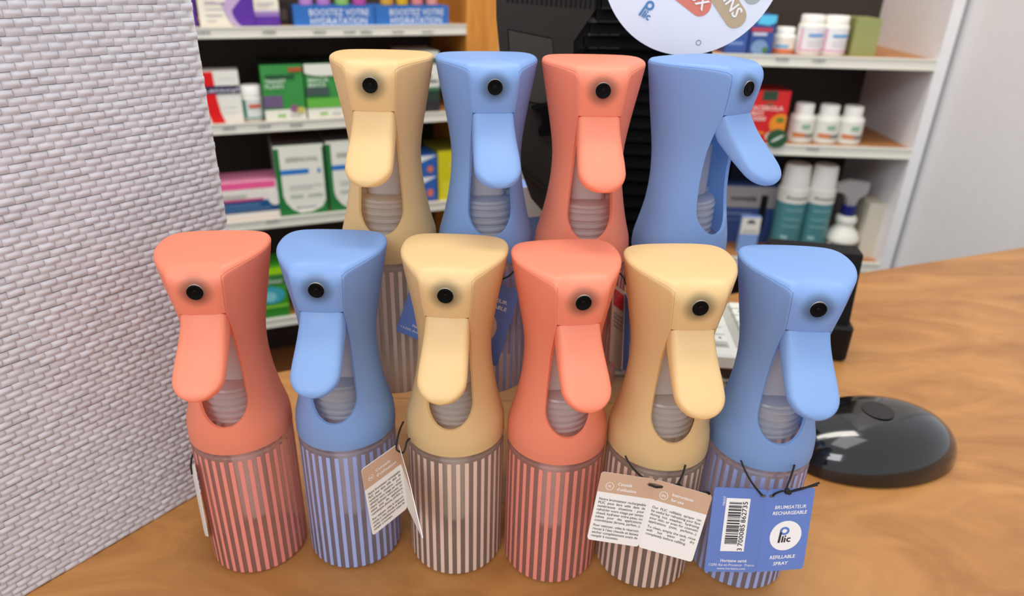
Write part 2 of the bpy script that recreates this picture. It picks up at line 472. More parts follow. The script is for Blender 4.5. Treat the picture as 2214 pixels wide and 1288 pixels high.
def display_tray(xl, xr, lab):
    t = carton(LF, z, xl, xr, 13, .08, 'display_tray', lab, (44, 110, 190), group='blue lip balm display trays', cat='display tray', d=.004,
               texts=[('BOOSTEZ VOTRE', .19, .53, .46, (228, 234, 244), .74), ('HYDRATATION', .2, .1, .46, (228, 234, 244), .7)])
    return t
display_tray(637, 811, 'blue display tray reading BOOSTEZ VOTRE HYDRATATION, left of the two')
display_tray(813, 970, 'blue display tray reading BOOSTEZ VOTRE HYDRATATION, right of the two')
ztray = z + place(LF, 637, 811, 13, z, d=.004)[2]
for (xa, xb, rgb, nm) in ((646, 676, (214, 150, 206), 'lilac'), (684, 714, (204, 140, 204), 'mauve'), (724, 754, (160, 214, 110), 'lime green'), (762, 791, (214, 90, 170), 'magenta'),
                          (822, 850, (240, 176, 60), 'golden yellow'), (856, 882, (244, 190, 40), 'amber'), (889, 914, (244, 150, 140), 'salmon pink'), (921, 946, (244, 164, 150), 'pale peach')):
    j = jar(LF, ztray + .0006, xa, xb, -40, 'lip_balm_tube', '%s lip balm tube standing on the blue display trays' % nm,
            [('tube_body', col(rgb), [(0, 0), (.95, 0), (1, .03), (1, .5), (.86, .52)]), ('tube_cap', col(tuple(int(v * .9) for v in rgb)), [(.86, .52), (1, .53), (1, .97), (.9, 1), (0, 1)])],
            None, d=.03, group='lip balm tubes in the display trays', cat='lip balm')
# --- left unit, second shelf
z = ZL[1]
carton(LF, z, 444, 529, 154, .05, 'medicine_carton', 'white carton with red band and navy name stripe on the second shelf', WHITE,
       polys=[([(.2, .01), (.52, .01), (.44, .2), (.38, .5), (.36, 1), (.1, 1), (.1, .5), (.12, .2)], (226, 12, 20)), ([(0, .58), (1, .58), (1, .73), (0, .73)], (34, 24, 70))],
       prints=[(.5, .85, .9, .86, (190, 186, 186)), (.5, .3, .85, .31, (190, 186, 186)), (.5, .2, .85, .21, (190, 186, 186))],
       texts=[('Lansoyl', .1, .615, .11, (225, 225, 235), .86)])
jar(LF, z, 526, 574, 183, 'pill_bottle', 'small white pill bottle with green and red label on the second shelf',
    [('bottle_body', mw, [(0, 0), (.9, 0), (1, .03), (1, .66), (.88, .7)]), ('screw_cap', col((246, 244, 238)), [(.88, .7), (.96, .71), (.96, .96), (.88, 1), (0, 1)])], None, d=.03,
    lab=[(-80, .08, 80, .62, 1, (222, 228, 222)), (-80, .08, -35, .62, 1, (90, 150, 130)), (-80, .08, 80, .14, 1, (130, 172, 160)), (-20, .4, 40, .5, 1, (210, 96, 76))])
def green_box(xl, xr, yt, lab, name1, name2, white_top):
    pr = [(0, 0, 1, .2, (238, 236, 222)), (.3, .06, .5, .11, (140, 196, 90)), (.6, .06, .85, .1, (200, 200, 196))]
    if white_top: pr += [(0, .2, 1, .38, (104, 186, 66)), (0, .84, 1, 1, (236, 236, 226)), (0, .43, .58, .58, (70, 90, 88))]
    else: pr += [(0, .24, .45, .46, (112, 92, 128)), (.1, .76, .8, .83, (40, 88, 56)), (.66, .88, .98, .95, (186, 90, 50))]
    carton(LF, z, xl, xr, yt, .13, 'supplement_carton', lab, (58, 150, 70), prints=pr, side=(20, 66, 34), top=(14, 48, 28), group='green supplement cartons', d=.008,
           texts=[(name1, .08, .68, .1, (226, 240, 222), .5), (name2, .08, .59, .1, (226, 240, 222), .42)],
           polys=[(ell(.72, .22, .1, .07), (150, 96, 130)), (ell(.88, .18, .1, .06), (206, 196, 100))] if not white_top else [(ell(.5, .86, .5, .08), (236, 236, 226))])
green_box(575, 664, 140, 'green carton reading TRANSIT FLASH on the second shelf', 'TRANSIT', 'FLASH', False)
green_box(667, 752, 137, 'green carton with white top edge beside the TRANSIT carton', 'MACA', 'BIO', True)
carton(LF, z, 870, 951, 112, .1, 'carton', 'white and dark green carton behind the beige back row bottle', (236, 238, 228), side=(30, 40, 34), d=.012,
       prints=[(0, .8, 1, .9, (60, 104, 76)), (0, .16, 1, .42, (40, 62, 50)), (0, 0, 1, .18, (44, 40, 44)), (.55, .5, .95, .54, (120, 120, 120)), (.6, .58, .8, .62, (120, 120, 120)), (0, .36, 1, .42, (70, 120, 84))])
# --- left unit, third shelf
z = ZL[2]
carton(LF, z, 480, 625, 392, .08, 'flat_carton', 'low white carton with pink and navy bands on the third shelf', (240, 234, 224), side=(200, 190, 190), d=.01, top=(246, 150, 186),
       prints=[(0, .82, .85, 1, (246, 96, 156)), (0, .2, 1, .5, (30, 84, 136)), (0, .5, .65, .56, (196, 60, 120)), (.05, .38, .6, .41, (120, 156, 190)), (.05, .28, .75, .31, (110, 146, 184)), (.05, .62, .4, .7, (200, 200, 190))],
       polys=[(ell(.82, .56, .1, .22), (240, 236, 230))])
def tall_box(xl, xr, yt, lab):
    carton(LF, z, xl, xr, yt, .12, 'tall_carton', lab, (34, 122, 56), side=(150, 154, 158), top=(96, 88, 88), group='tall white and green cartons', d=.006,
           polys=[([(.1, .3), (.1, .98), (.96, .98), (.96, .2), (.88, .1), (.66, .04), (.42, .03), (.25, .1), (.14, .2)], (238, 238, 226))],
           prints=[(0, .96, 1, 1, (238, 238, 226))],
           texts=[('SERENOXAL', .22, .77, .09, (120, 130, 110), .66), ('laboratoire', .34, .1, .05, (110, 110, 140), .4)])
# blue banners of the tall boxes are parts placed after the white field
def banner(xl, xr, yt):
    u0, u1, h = place(LF, xl, xr, yt, z, d=.006); W = u1 - u0
    return W, h
for xl, xr, yt, lab in ((607, 712, 312, 'tall white carton with green border and blue banner, beside the pink carton'), (716, 812, 302, 'tall white and green carton half behind the beige back row bottle')):
    tall_box(xl, xr, yt, lab)
    t = [o for o in C.objects if o.get('label') == lab][0]; W, h = banner(xl, xr, yt)
    p = MB(); yy = -.0016
    for a, b0, c, e, rgb in ((.1, .6, .66, .665, (30, 122, 206)), (.84, .6, .9, .66, (60, 140, 200)), (.24, .42, .9, .435, (196, 196, 192)), (.24, .38, .7, .395, (196, 196, 192)), (.24, .26, .5, .3, (190, 196, 184)), (.6, .26, .9, .3, (190, 200, 186))):
        p.add([(a * W, yy, b0 * h), (c * W, yy, b0 * h), (c * W, yy, e * h), (a * W, yy, e * h)], [(0, 1, 2, 3)], col(rgb))
    p.build('blue_banner', t)
hs = place(LF, 868, 946, 384, z, d=.012)[2]
for k, nm in ((0, 'lower'), (1, 'upper')):
    carton(LF, z + k * (hs + .0012), 868, 946, 384 - k * 46, .08, 'small_carton', '%s of two stacked blue and white cartons on the third shelf' % nm, (50, 100, 180), group='stacked blue and white cartons', d=.012,
           polys=[([(0, .35), (0, 1), (1, 1)], (234, 238, 240)), (ell(.8, .35, .09, .16), (216, 120, 100))])
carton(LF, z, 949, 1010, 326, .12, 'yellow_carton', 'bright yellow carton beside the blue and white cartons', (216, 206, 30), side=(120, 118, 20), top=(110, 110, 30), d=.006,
       prints=[(.12, .1, .8, .4, (226, 218, 60))], texts=[('VITAL', .35, .68, .12, (240, 236, 150), .6)])
# --- left unit, fourth shelf
z = ZL[3]
carton(LF, z, 560, 628, 578, .08, 'green_pouch_carton', 'bright green carton with blue splash on the lowest visible shelf', (60, 156, 40), d=.008,
       prints=[(0, .86, 1, 1, (160, 214, 20)), (0, .66, 1, .86, (56, 124, 60)), (0, 0, 1, .2, (40, 130, 30)), (0, .2, 1, .26, (130, 200, 60))],
       polys=[(ell(.5, .46, .42, .17), (60, 170, 190)), (ell(.45, .43, .2, .1), (130, 206, 214))], texts=[('fraicheur', .1, .7, .12, (220, 236, 214), .8)])
carton(LF, z, 640, 720, 590, .1, 'carton', 'plain white carton hidden behind the front blue bottle', (214, 208, 196), d=.01)
# --- right unit, top shelf
z = ZR[0]
carton(RF, z, 1566, 1612, 50, .08, 'blue_carton', 'dark blue carton behind the lower edge of the round sign', (50, 84, 156), d=.012, prints=[(.1, .3, .8, .4, (120, 150, 200))])
carton(RF, z, 1616, 1666, 32, .06, 'blue_carton', 'blue carton with cyan corner and red stripe beside the small white jar', (46, 78, 150), d=.012,
       polys=[([(.3, 1), (1, 1), (1, .82), (.7, .74), (.2, .78)], (90, 200, 240)), (ell(.45, .18, .36, .2), (120, 150, 190)), (ell(.7, .12, .12, .08), (70, 120, 60))],
       prints=[(0, .58, .9, .68, (190, 60, 80)), (.1, .48, .7, .56, (200, 206, 220))])
cap = col((246, 244, 236))
def tablet(xl, xr, yt, lab, labs, g, zc=.74, neck=.78, zz=None, texts=()):
    return jar(RF, zz, xl, xr, yt, 'supplement_bottle', lab,
        [('bottle_body', mw, [(0, 0), (.92, 0), (1, .03), (1, zc - .06), (.9, zc - .01), (neck, zc + .01)]),
         ('screw_cap', cap, [(neck, zc), (neck + .06, zc + .01), (neck + .06, .97), (neck, 1), (0, 1)])], None, lab=labs, d=.04, group=g, texts=texts)
tablet(1667, 1713, 58, 'short white bottle with orange footed label on the top right shelf', [(-80, .05, 80, .62, 1, (236, 226, 214)), (-80, .05, 80, .2, 1, (222, 120, 70)), (-60, .26, 10, .36, 1, (90, 170, 220))], 'white supplement bottles, top right shelf', zz=z)
for k, (a, b) in enumerate(((1716, 1771), (1768, 1822))):
    tablet(a, b, 31 + 2 * k, ('tall white bottle with blue label bar beside the short one', 'tall white bottle with blue label bar nearest the shelf end')[k],
           [(-80, .08, 80, .7, 1, (232, 230, 232)), (-62, .12, -52, .68, 1, (226, 160, 190)), (-62, .12, 70, .15, 1, (226, 160, 190)), (-25, .48, 45, .54, 1, (50, 150, 220)), (-25, .25, 40, .27, 1, (180, 180, 190)), (-25, .34, 40, .36, 1, (180, 180, 190))],
           'white supplement bottles, top right shelf', neck=.84, zc=.8, zz=z)
carton(RF, z, 1836, 1890, 40, .07, 'carton', 'pale olive carton at the right end of the top right shelf', (150, 156, 96), d=.03)
# --- right unit, second shelf
z = ZR[1]
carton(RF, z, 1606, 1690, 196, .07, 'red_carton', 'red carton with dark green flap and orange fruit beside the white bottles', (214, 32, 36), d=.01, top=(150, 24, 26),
       polys=[(ell(.84, .38, .26, .2), (236, 140, 40)), (ell(.84, .46, .1, .05), (90, 130, 40)), (ell(.7, .14, .18, .1), (232, 200, 190))],
       prints=[(.3, .82, .68, 1, (36, 70, 50)), (.1, .18, .5, .22, (226, 150, 50)), (.4, .74, .6, .77, (60, 100, 70))],
       texts=[('ACEROLA', .08, .64, .12, (248, 226, 216), .78), ('BIO', .08, .54, .11, (248, 226, 216), .3), ('1000', .06, .44, .11, (248, 226, 216), .4)])
for k, (a, b, lab) in enumerate(((1699, 1752, 'squat white bottle with orange label band beside the red carton'), (1752, 1806, 'squat white bottle with orange label band, middle of three'), (1803, 1856, 'squat white bottle with orange label band, third from the red carton'))):
    tablet(a, b, 222 + k * 3, lab, [(-80, .06, 80, .6, 1, (226, 226, 216)), (-50, .16, 5, .28, 1, (206, 128, 80)), (5, .16, 60, .26, 1, (130, 130, 120)), (-15, .4, 20, .5, 1, (140, 180, 150))],
           'squat white bottles on the second right shelf', neck=.68, zc=.72, zz=z)
# green round leaf badge clipped to the rail
u_, z_ = RF.hit(1681, 300, -.012)
t = thing('shelf_badge', 'round dark green leaf badge hanging from the second right shelf rail', 'badge', RF.A + RF.u * u_ + RF.n * -.010 + Vector((0, 0, z_)), RF.ang)
b = MB(); b.prism([(.019 * math.cos(a * PI / 16), 0, .0175 * math.sin(a * PI / 16)) for a in range(32)], (0, .0012, 0), col((40, 84, 52))); b.build('badge_disc', t)
b = MB(); b.add([(x * .011 + y * .004, -.0005, y * .011 + x * .006) for x, y in ell(0, 0, 1, .35)], [list(range(20))], col((200, 214, 200))); b.build('leaf_print', t)
b = MB(); b.box(-.003, .0005, .012, .003, .009, .0135, M_CLEAR); b.build('clip_arm', t)
# --- right unit, third shelf
z = ZR[2]
carton(RF, z, 1540, 1662, 400, .03, 'patch_carton', 'blue and grey carton with dark marker motif behind the hanging pack', (62, 88, 148), d=.09,
       prints=[(0, .62, 1, .98, (176, 170, 170)), (.72, .3, .84, .84, (22, 22, 26)), (.1, .5, .6, .53, (130, 150, 190)), (.1, .4, .5, .42, (110, 130, 180))], texts=[('novela', .2, .74, .14, (44, 40, 46), .44)])
carton(RF, z, 1560, 1662, 322, .05, 'dark_carton', 'dark navy carton standing behind the blue and grey carton', (20, 34, 60), d=.16)
t = carton(RF, z, 1592, 1632, 468, .012, 'hanging_pack', 'small light blue and white pack with hang hole in front of the blue carton', (130, 166, 226), d=.03, cat='blister pack',
       prints=[(0, .52, 1, .98, (236, 234, 224)), (.1, .56, .9, .64, (196, 196, 190))], polys=[([(.3, .88), (.5, .93), (.7, .88), (.72, .82), (.28, .82)], (80, 84, 90))])
teal = col((76, 138, 144))
for k, (a, b, lab) in enumerate(((1658, 1720, 'teal spray can with tall white cap beside the blue and grey carton'), (1716, 1775, 'teal spray can with tall white cap beside the white trigger bottle'))):
    j = jar(RF, z, a, b, 352 + 2 * k, 'aerosol_can', lab, [('can_body', teal, [(0, 0), (.92, 0), (1, .03), (1, .64)]), ('can_foot', col((70, 66, 74)), [(1.005, .0), (1.01, .08), (1, .085)]),
        ('can_shoulder', mw, [(1.005, .60), (1.005, .74), (.86, .76)]), ('spray_cap', cap, [(.86, .75), (.9, .755), (.82, .98), (.72, 1), (0, 1)])], None, d=.05, group='teal aerosol cans',
        lab=[(-35, .52, 35, .53, 1.005, (150, 190, 194)), (-35, .42, 30, .43, 1.005, (150, 190, 194)), (-35, .34, 25, .35, 1.005, (150, 190, 194)), (-35, .2, -10, .24, 1.005, (150, 190, 194))],
        texts=[('Assanis', .65, .05, .8, 1.01, (60, 60, 60))])
blueneck = col((24, 34, 120))
t = jar(RF, z, 1776, 1846, 455, 'trigger_bottle', 'white trigger spray bottle with navy collar and clear trigger head', [
    ('bottle_body', mw, [(0, 0), (.86, 0), (.9, .05), (.9, .33), (1, .36), (1, .42), (.82, .55), (.55, .66), (.52, .72), (.62, .76), (.64, .84), (.55, .9), (.4, .92)]),
    ('collar', blueneck, [(.38, .9), (.42, .92), (.42, 1.12), (.3, 1.14), (0, 1.14)])], None, d=.05,
    lab=[(-60, .06, 60, .32, .905, (100, 100, 104)), (-15, .1, 10, .22, .91, (120, 60, 60))], cat='trigger bottle')
u0, u1, h_ = place(RF, 1776, 1846, 455, z, d=.05); R_ = (u1 - u0) / 2
b = MB(); b.prism([(R_ * x, -.008, h_ * y) for x, y in ((-.22, 1.12), (.22, 1.12), (.35, 1.3), (.8, 1.45), (.8, 1.66), (-.3, 1.7), (-1.0, 1.62), (-1.05, 1.45), (-.6, 1.42), (-.3, 1.3))], (0, .016, 0), M_MILKY)
b.build('trigger_head', t)
carton(RF, z, 1852, 1900, 440, .06, 'carton', 'cream carton at the right end of the third right shelf', (216, 208, 190), d=.03)

# small grey printed marks on the rails
def marks(F, x_y, parent_label):
    t = [o for o in C.objects if o.get('label', '').startswith(parent_label)][0]
    b = MB()
    for x, y in x_y:
        u_, z_ = F.hit(x, y, -.006)
        for k in range(5):
            hgt = random.uniform(.0028, .005); x0 = u_ - .012 + k * .0048
            b.box(x0, -.0062, z_ - hgt / 2 + .9, x0 + .0034, -.0056, z_ + hgt / 2 + .9, M_GREYMARK)
    b.build('price_mark', t, kind='stuff')
marks(LF, [(440, 70), (583, 69), (692, 69), (757, 69), (793, 69), (861, 69), (926, 69), (496, 277), (572, 273), (642, 270), (590, 478)], 'left shelf unit')
marks(RF, [(1693, 128), (1772, 131), (1758, 322)], 'right shelf unit')

# ------------------------------------------------------------------ black machine behind the bottles
def Pt(x, y, Y): return at(x, y, Y)
YM = .50
t = thing('register_screen', 'black point of sale machine with louvred back behind the top row', 'machine', (.06, YM + .03, 0))
inv = Matrix.Translation((-.06, -(YM + .03), 0))
def loc(p): return inv @ Vector(p)
b = MB()
wing = [(1071, -120), (1073, 40), (1082, 130), (1102, 290), (1128, 372), (1148, 428), (1172, 456), (1240, 486), (1240, 90), (1288, 20), (1300, -120)]
b.prism([loc(Pt(x, y, YM)) for x, y in wing][::-1], (0, .045, 0), M_MACHINE_GREY); b.build('side_cover', t, label='charcoal side cover')
b = MB()
hatch = [(1097, 62), (1194, 82), (1204, 180), (1206, 232), (1108, 214)]
outer = [loc(Pt(x, y, YM - .0005)) for x, y in hatch]
b.prism(outer[::-1], (0, .004, 0), M_MACHINE); b.build('hatch_groove', t)
b = MB(); cxh = sum(p.x for p in outer) / 5; czh = sum(p.z for p in outer) / 5
b.prism([Vector((cxh + (p.x - cxh) * .965, p.y - .0006, czh + (p.z - czh) * .965)) for p in outer][::-1], (0, .004, 0), mat('hatch_grey', (52, 49, 43), .5)); b.build('hatch_cover', t)
for k in range(19):
    x0 = 1098 + k * 10.5
    b = MB(); s0 = -14 ; s1 = 4 + k * .9
    b.prism([loc(Pt(x, y, YM - .001)) for x, y in ((x0, s0), (x0 + 4, s0), (x0 + 1, s1), (x0 - 3, s1))][::-1], (0, .003, 0), M_MACHINE)
    b.build('vent_slot', t)
# louvre block
blk = [(1240, 486), (1240, 90), (1288, 20), (1300, -120), (1540, -120), (1540, 600), (1300, 590)]
b = MB(); b.prism([loc(Pt(x, y, YM + .006)) for x, y in blk][::-1], (0, .05, 0), M_MACHINE); b.build('housing', t)
for k in range(22):
    yy = -6 + k * 28.6
    xl = max(1246, 1290 - (yy - 20) * .45) if yy < 110 else 1246
    if yy > 470: xl = 1300
    pl = loc(Pt(xl, yy, YM + .002)); pr = loc(Pt(1532, yy, YM + .002))
    b = MB(); zc = (pl.z + pr.z) / 2; sl = (pr.z - pl.z)
    v = [(pl.x, pl.y, pl.z), (pr.x, pr.y, pl.z), (pr.x, pr.y - .004, pl.z - .0058), (pl.x, pl.y - .004, pl.z - .0058), (pl.x, pl.y + .004, pl.z), (pr.x, pr.y + .004, pl.z), (pr.x, pr.y + .004, pl.z - .0058), (pl.x, pl.y + .004, pl.z - .0058)]
    b.add(v, [(0, 3, 2, 1), (4, 5, 6, 7), (0, 1, 5, 4), (3, 7, 6, 2), (0, 4, 7, 3), (1, 2, 6, 5)], mat('louvre_black', (6, 6, 7), .7, spec=.08)); b.build('louvre', t)
    if k < 5:
        for q in range(3):
            c = loc(Pt(1283 + q * 23 - (k == 0) * -30, yy + 21, YM + .0052)); b = MB()
            b.prism([(c.x - .0028, c.y, c.z + .0016), (c.x + .0028, c.y, c.z + .0016), (c.x + .0036, c.y, c.z - .0016), (c.x - .0036, c.y, c.z - .0016)][::-1], (0, .003, 0), mat('rib_grey', (70, 74, 78), .5)); b.build('inner_rib', t)
b = MB(); b.bbox(-.05, -.01, 0, .09, .05, .012, .01, M_MACHINE); b.build('foot_plate', t)
zb_ = at(1300, 590, YM).z
b = MB(); b.bbox(-.01, .008, .011, .05, .035, zb_ + .03, .008, M_MACHINE); b.build('stand_column', t)
b = MB(); kp = [(1150, 236), (1200, 222), (1200, 292), (1168, 295), (1164, 288), (1172, 276), (1174, 262), (1168, 246), (1160, 240)]
b.prism([loc(Pt(x, y, YM - .012)) for x, y in kp][::-1], (0, .012, 0), mat('louvre_black', (6, 6, 7), .7, spec=.08)); b.build('hook_catch', t, label='black hook shaped catch')
b = MB(); b.tube(spline([loc(Pt(x, y, YM - .002)) for x, y in ((1128, 362), (1150, 385), (1180, 408), (1230, 440))]), .0012, M_BLACK); b.build('seam_cable', t)

# light blue pack behind the machine
p = at(1150, 440, .575)
t = thing('blue_carton', 'light blue and white carton low behind the black machine', 'box', (p.x - .012, .556, 0), .3)
hh = at(1140, 395, .57).z
b = MB(); b.box(0, 0, 0, .036, .02, hh, col((120, 150, 214))); b.build('carton_body', t)
b = MB(); b.box(-.0006, -.0006, hh * .82, .0366, 0, hh * 1.0, col((230, 230, 226))); b.build('white_band', t); b = MB(); b.box(-.0006, -.0006, hh * .5, .0366, 0, hh * .62, col((176, 196, 230))); b.build('printed_front', t)

# white keyboard on a dark cash drawer
kz = .034
k0 = at_z(1552, 752, kz); ang = math.radians(-5)
t = thing('cash_drawer', 'low dark cash drawer with pale trim line behind the yellow front bottle', 'cash drawer', (k0.x - .10, k0.y + .006, 0), ang)
b = MB(); b.bbox(0, 0, 0, .158, .115, kz - .014, .003, mat('drawer_brown', (46, 38, 34), .5)); b.build('drawer_case', t)
b = MB(); b.box(.004, -.0012, .004, .154, .0005, .0062, col((190, 184, 180))); b.build('trim_line', t)
t = thing('keyboard', 'white keyboard with grey framed keys on the dark cash drawer', 'keyboard', (k0.x - .12, k0.y, kz - .014), ang)
mk = col((214, 214, 206)); b = MB(); b.bbox(0, 0, 0, .182, .1, .013, .004, mk); b.build('keyboard_case', t)
b = MB(); b.box(.008, .014, .0128, .13, .094, .0136, col((176, 176, 168))); b.box(.136, .014, .0128, .176, .094, .0136, col((176, 176, 168))); b.build('key_well', t)
for r in range(6):
    for c in range(12):
        if 9 <= c < 10: continue
        x0 = .010 + c * .0134; y0 = .016 + r * .013
        b = MB(); b.bbox(x0, y0, .0136, x0 + .0112, y0 + .0108, .018, .0014, col((222, 222, 214))); ko = b.build('key', t)
        if (r + c) % 2 == 0:
            b = MB(); b.box(x0 + .0046, y0 + .004, .01801, x0 + .0066, y0 + .0064, .01806, M_INK); b.build('key_legend', ko)

# black card reader and glossy black dome at the right
p = at_z(1806, 778, 0)
t = thing('card_reader', 'upright black card reader at the right edge of the counter', 'card reader', (p.x - .075, p.y + .012, 0), -.2)
b = MB(); b.bbox(0, 0, 0, .085, .05, .035, .006, M_MACHINE); b.build('base', t)
b = MB(); b.prism([(.004, .008, .034), (.081, .008, .034), (.081, .018, .098), (.004, .018, .098)], (0, .022, 0), M_MACHINE); b.build('reader_body', t)
b = MB(); b.prism([(.014, .0092, .046), (.071, .0092, .046), (.071, .0146, .088), (.014, .0146, .088)], (0, -.001, 0), M_BLACK); b.build('face_plate', t)
t = thing('scanner_base', 'glossy black rounded dome on the counter beside the right blue bottle', 'scanner stand', (.276, .412, 0), math.radians(12))
b = MB(); pr = [(0, 0), (.96, 0), (1, .04)] + [(math.cos(a * PI / 2 / 12) ** .8, .04 + .96 * math.sin(a * PI / 2 / 12)) for a in range(1, 12)] + [(0, 1)]
b.lathe([(r * .06, q * .034) for r, q in pr], mat('gloss_black', (9, 9, 10), .12, coat=.5), 48, sx=1.12, sy=.72); b.build('dome_shell', t)
b = MB(); b.lathe([(.0, .0336), (.010, .0336), (.011, .0343), (.0, .0345)], M_BLACK, 24); b.build('top_button', t)

# ------------------------------------------------------------------ acrylic riser and round sign
RZ = .084
t = thing('acrylic_riser', 'clear acrylic step lifting the back row of bottles', 'display riser', (.02, .386, 0))
b = MB(); b.bbox(-.130, -.0405, RZ - .003, .125, .05, RZ, .0015, M_ACRYL); b.build('top_plate', t)
b = MB(); b.box(-.130, -.0405, .0, .125, -.0385, RZ - .003, M_ACRYL); b.build('front_plate', t)
for x in (-.130, .122):
    b = MB(); b.box(x, -.0385, .0, x + .003, .05, RZ - .003, M_ACRYL); b.build('side_plate', t)

YS = .428
sc = at(1503, -90, YS); rt_ = at(1503, 118, YS); rad = (sc - rt_).length
t = thing('round_sign', 'round white display sign with coral and beige pill shapes above the bottles', 'sign', (sc.x, YS, RZ))
dz = sc.z - RZ
def sg(x, z_, k=1): return (x, -.0003 * k, dz + z_)
N = 96
b = MB(); b.prism([(rad * math.cos(2 * PI * i / N), 0, dz + rad * math.sin(2 * PI * i / N)) for i in range(N)], (0, .002, 0), mat('sign_white', (226, 232, 246), .35)); b.build('sign_disc', t)
b = MB(); b.box(-.004, .002, .0, .004, .004, dz, M_ACRYL); b.build('stand_post', t)
b = MB(); b.bbox(-.02, -.003, 0, .02, .004, .002, .001, M_ACRYL); b.build('stand_foot', t)
def px2s(x, y):
    q = at(x, y, YS); return q.x - sc.x, q.z - sc.z
def capsule(x0, y0, x1, y1, r_px, rgb, nm, k=1):
    a = Vector(px2s(x0, y0)); c = Vector(px2s(x1, y1)); e = Vector(px2s(x0 + r_px, y0)); r = (e - a).length
    d = (c - a).normalized(); th0 = math.atan2(d.y, d.x)
    pts = [a + r * Vector((math.cos(th0 + PI / 2 + PI * i / 16), math.sin(th0 + PI / 2 + PI * i / 16))) for i in range(17)] + \
          [c + r * Vector((math.cos(th0 - PI / 2 + PI * i / 16), math.sin(th0 - PI / 2 + PI * i / 16))) for i in range(17)]
    b = MB(); b.add([sg(p.x, p.y, k) for p in pts], [list(range(len(pts)))], col(rgb)); return b.build(nm, t)
o1 = capsule(1430, -56, 1515, 11, 23, (218, 126, 106), 'coral_pill')
o2 = capsule(1552, -22, 1590, 36, 23.5, (188, 168, 138), 'beige_pill', 1.5)
o3 = capsule(1600, -50, 1628, -12, 20, (164, 180, 176), 'sage_pill')
def sign_text(txt, x, y, px, angle, par, align='r', m=M_WHITEPRINT, bold=.02):
    q = px2s(x, y); s_ = px / FPX * .5
    b = MB(); put_text(b, txt, lambda a, c: sg(a, c, 3), m, q[0], q[1], s_, align=align, rot=math.radians(angle), bold=bold); b.build('lettering', par)
sign_text('UX', 1518, 24, 26, -40, o1)
sign_text('DINS', 1586, 40, 26, -51, o2)
def plic_logo(mbx, fn, s, mring, mink, x=0, y=0, rot=0.0, ring_y=.0):
    """ring-and-stem P followed by lic, about 1.6 s wide and 2 s high"""
    ca, sa = math.cos(rot), math.sin(rot)
    def g2(a, c): return fn(x + (ca * a - sa * c) * s, y + (sa * a + ca * c) * s)
    n = 28; si = .08
    o = [g2(.06 + .44 * math.cos(2 * PI * i / n), .52 + .44 * math.sin(2 * PI * i / n)) for i in range(n)]
    q = [g2(.06 + .22 * math.cos(2 * PI * i / n), .52 + .22 * math.sin(2 * PI * i / n)) for i in range(n)]
    mbx.add(o + q, [(i, (i + 1) % n, n + (i + 1) % n, n + i) for i in range(n)], mring)
    def bar(x0, y0, y1, wdt, m):
        pts = [g2(x0 + si * y1 + wdt / 2 * math.cos(math.radians(180 * i / 8)), y1 + wdt / 2 * math.sin(math.radians(180 * i / 8))) for i in range(9)] + \
              [g2(x0 + si * y0 + wdt / 2 * math.cos(math.radians(180 + 180 * i / 8)), y0 + wdt / 2 * math.sin(math.radians(180 + 180 * i / 8))) for i in range(9)]
        mbx.add([Vector(p) + Vector((0, -.00009, 0)) for p in pts], [list(range(18))], m)
    bar(-.30, -.64, .34, .2, mink); bar(-.02, -.64, -.08, .15, mink); bar(.2, -.64, -.26, .15, mink)
    o = [g2(.2 + .085 * math.cos(2 * PI * i / 12), -.05 + .085 * math.sin(2 * PI * i / 12)) for i in range(12)]; mbx.add(o, [list(range(12))], mink)
    o = []; q = []
    for i in range(17):
        a = math.radians(50 + 260 * i / 16); o.append(g2(.56 + .25 * math.cos(a), -.46 + .25 * math.sin(a))); q.append(g2(.56 + .11 * math.cos(a), -.46 + .11 * math.sin(a)))
    mbx.add(o + q, [(i, i + 1, 18 + i, 17 + i) for i in range(16)], mink)
q = px2s(1397, 22); b = MB(); ml = col((76, 134, 186))
plic_logo(b, lambda a, c: sg(a, c, 2), 19 / FPX * .46, ml, ml, q[0], q[1], math.radians(-28)); b.build('logo_print', t)
q = px2s(1510, 92); b = MB(); s_ = .0016; n = 20
o = [sg(q[0] + s_ * math.cos(2 * PI * i / n), q[1] + s_ * math.sin(2 * PI * i / n)) for i in range(n)] + [sg(q[0] + s_ * .7 * math.cos(2 * PI * i / n), q[1] + s_ * .7 * math.sin(2 * PI * i / n)) for i in range(n)]
b.add(o, [(i, (i + 1) % n, n + (i + 1) % n, n + i) for i in range(n)], M_GREYMARK); b.build('ring_mark', t)

# ------------------------------------------------------------------ spray bottles
MM = .001
HW = smooth_tab([(86, 27.4), (92, 27.3), (97, 26.9), (103, 25.3), (109, 23.7), (118, 21.8), (128, 20.3), (137, 19.6), (146, 19.6), (158, 21.0), (170, 23.0), (182, 25.3), (193, 27.2)])
FR = smooth_tab([(86, 27.4), (92, 27.3), (103, 26.3), (112, 25.0), (122, 23.6), (136, 22.8), (150, 23.8), (160, 25.8), (170, 28.4), (180, 30.6), (193, 32.2)])
BK = smooth_tab([(86, 27.4), (92, 27.3), (103, 24.6), (115, 22.3), (130, 20.6), (150, 20.0), (170, 20.6), (193, 22.3)])
HPTS = [(0, 31.6), (4, 31.55), (8, 31.3), (11.3, 30.6), (13.0, 29.3), (14.3, 27.2), (17.9, 21.9), (21.6, 15.4), (24.5, 8.8), (26.4, 2), (27.0, -4), (26.8, -10), (25.2, -15.4), (21.3, -19.4), (13.5, -21.4), (6, -22), (0, -22.2)]
TP = .26; PANEL_N = 3.2
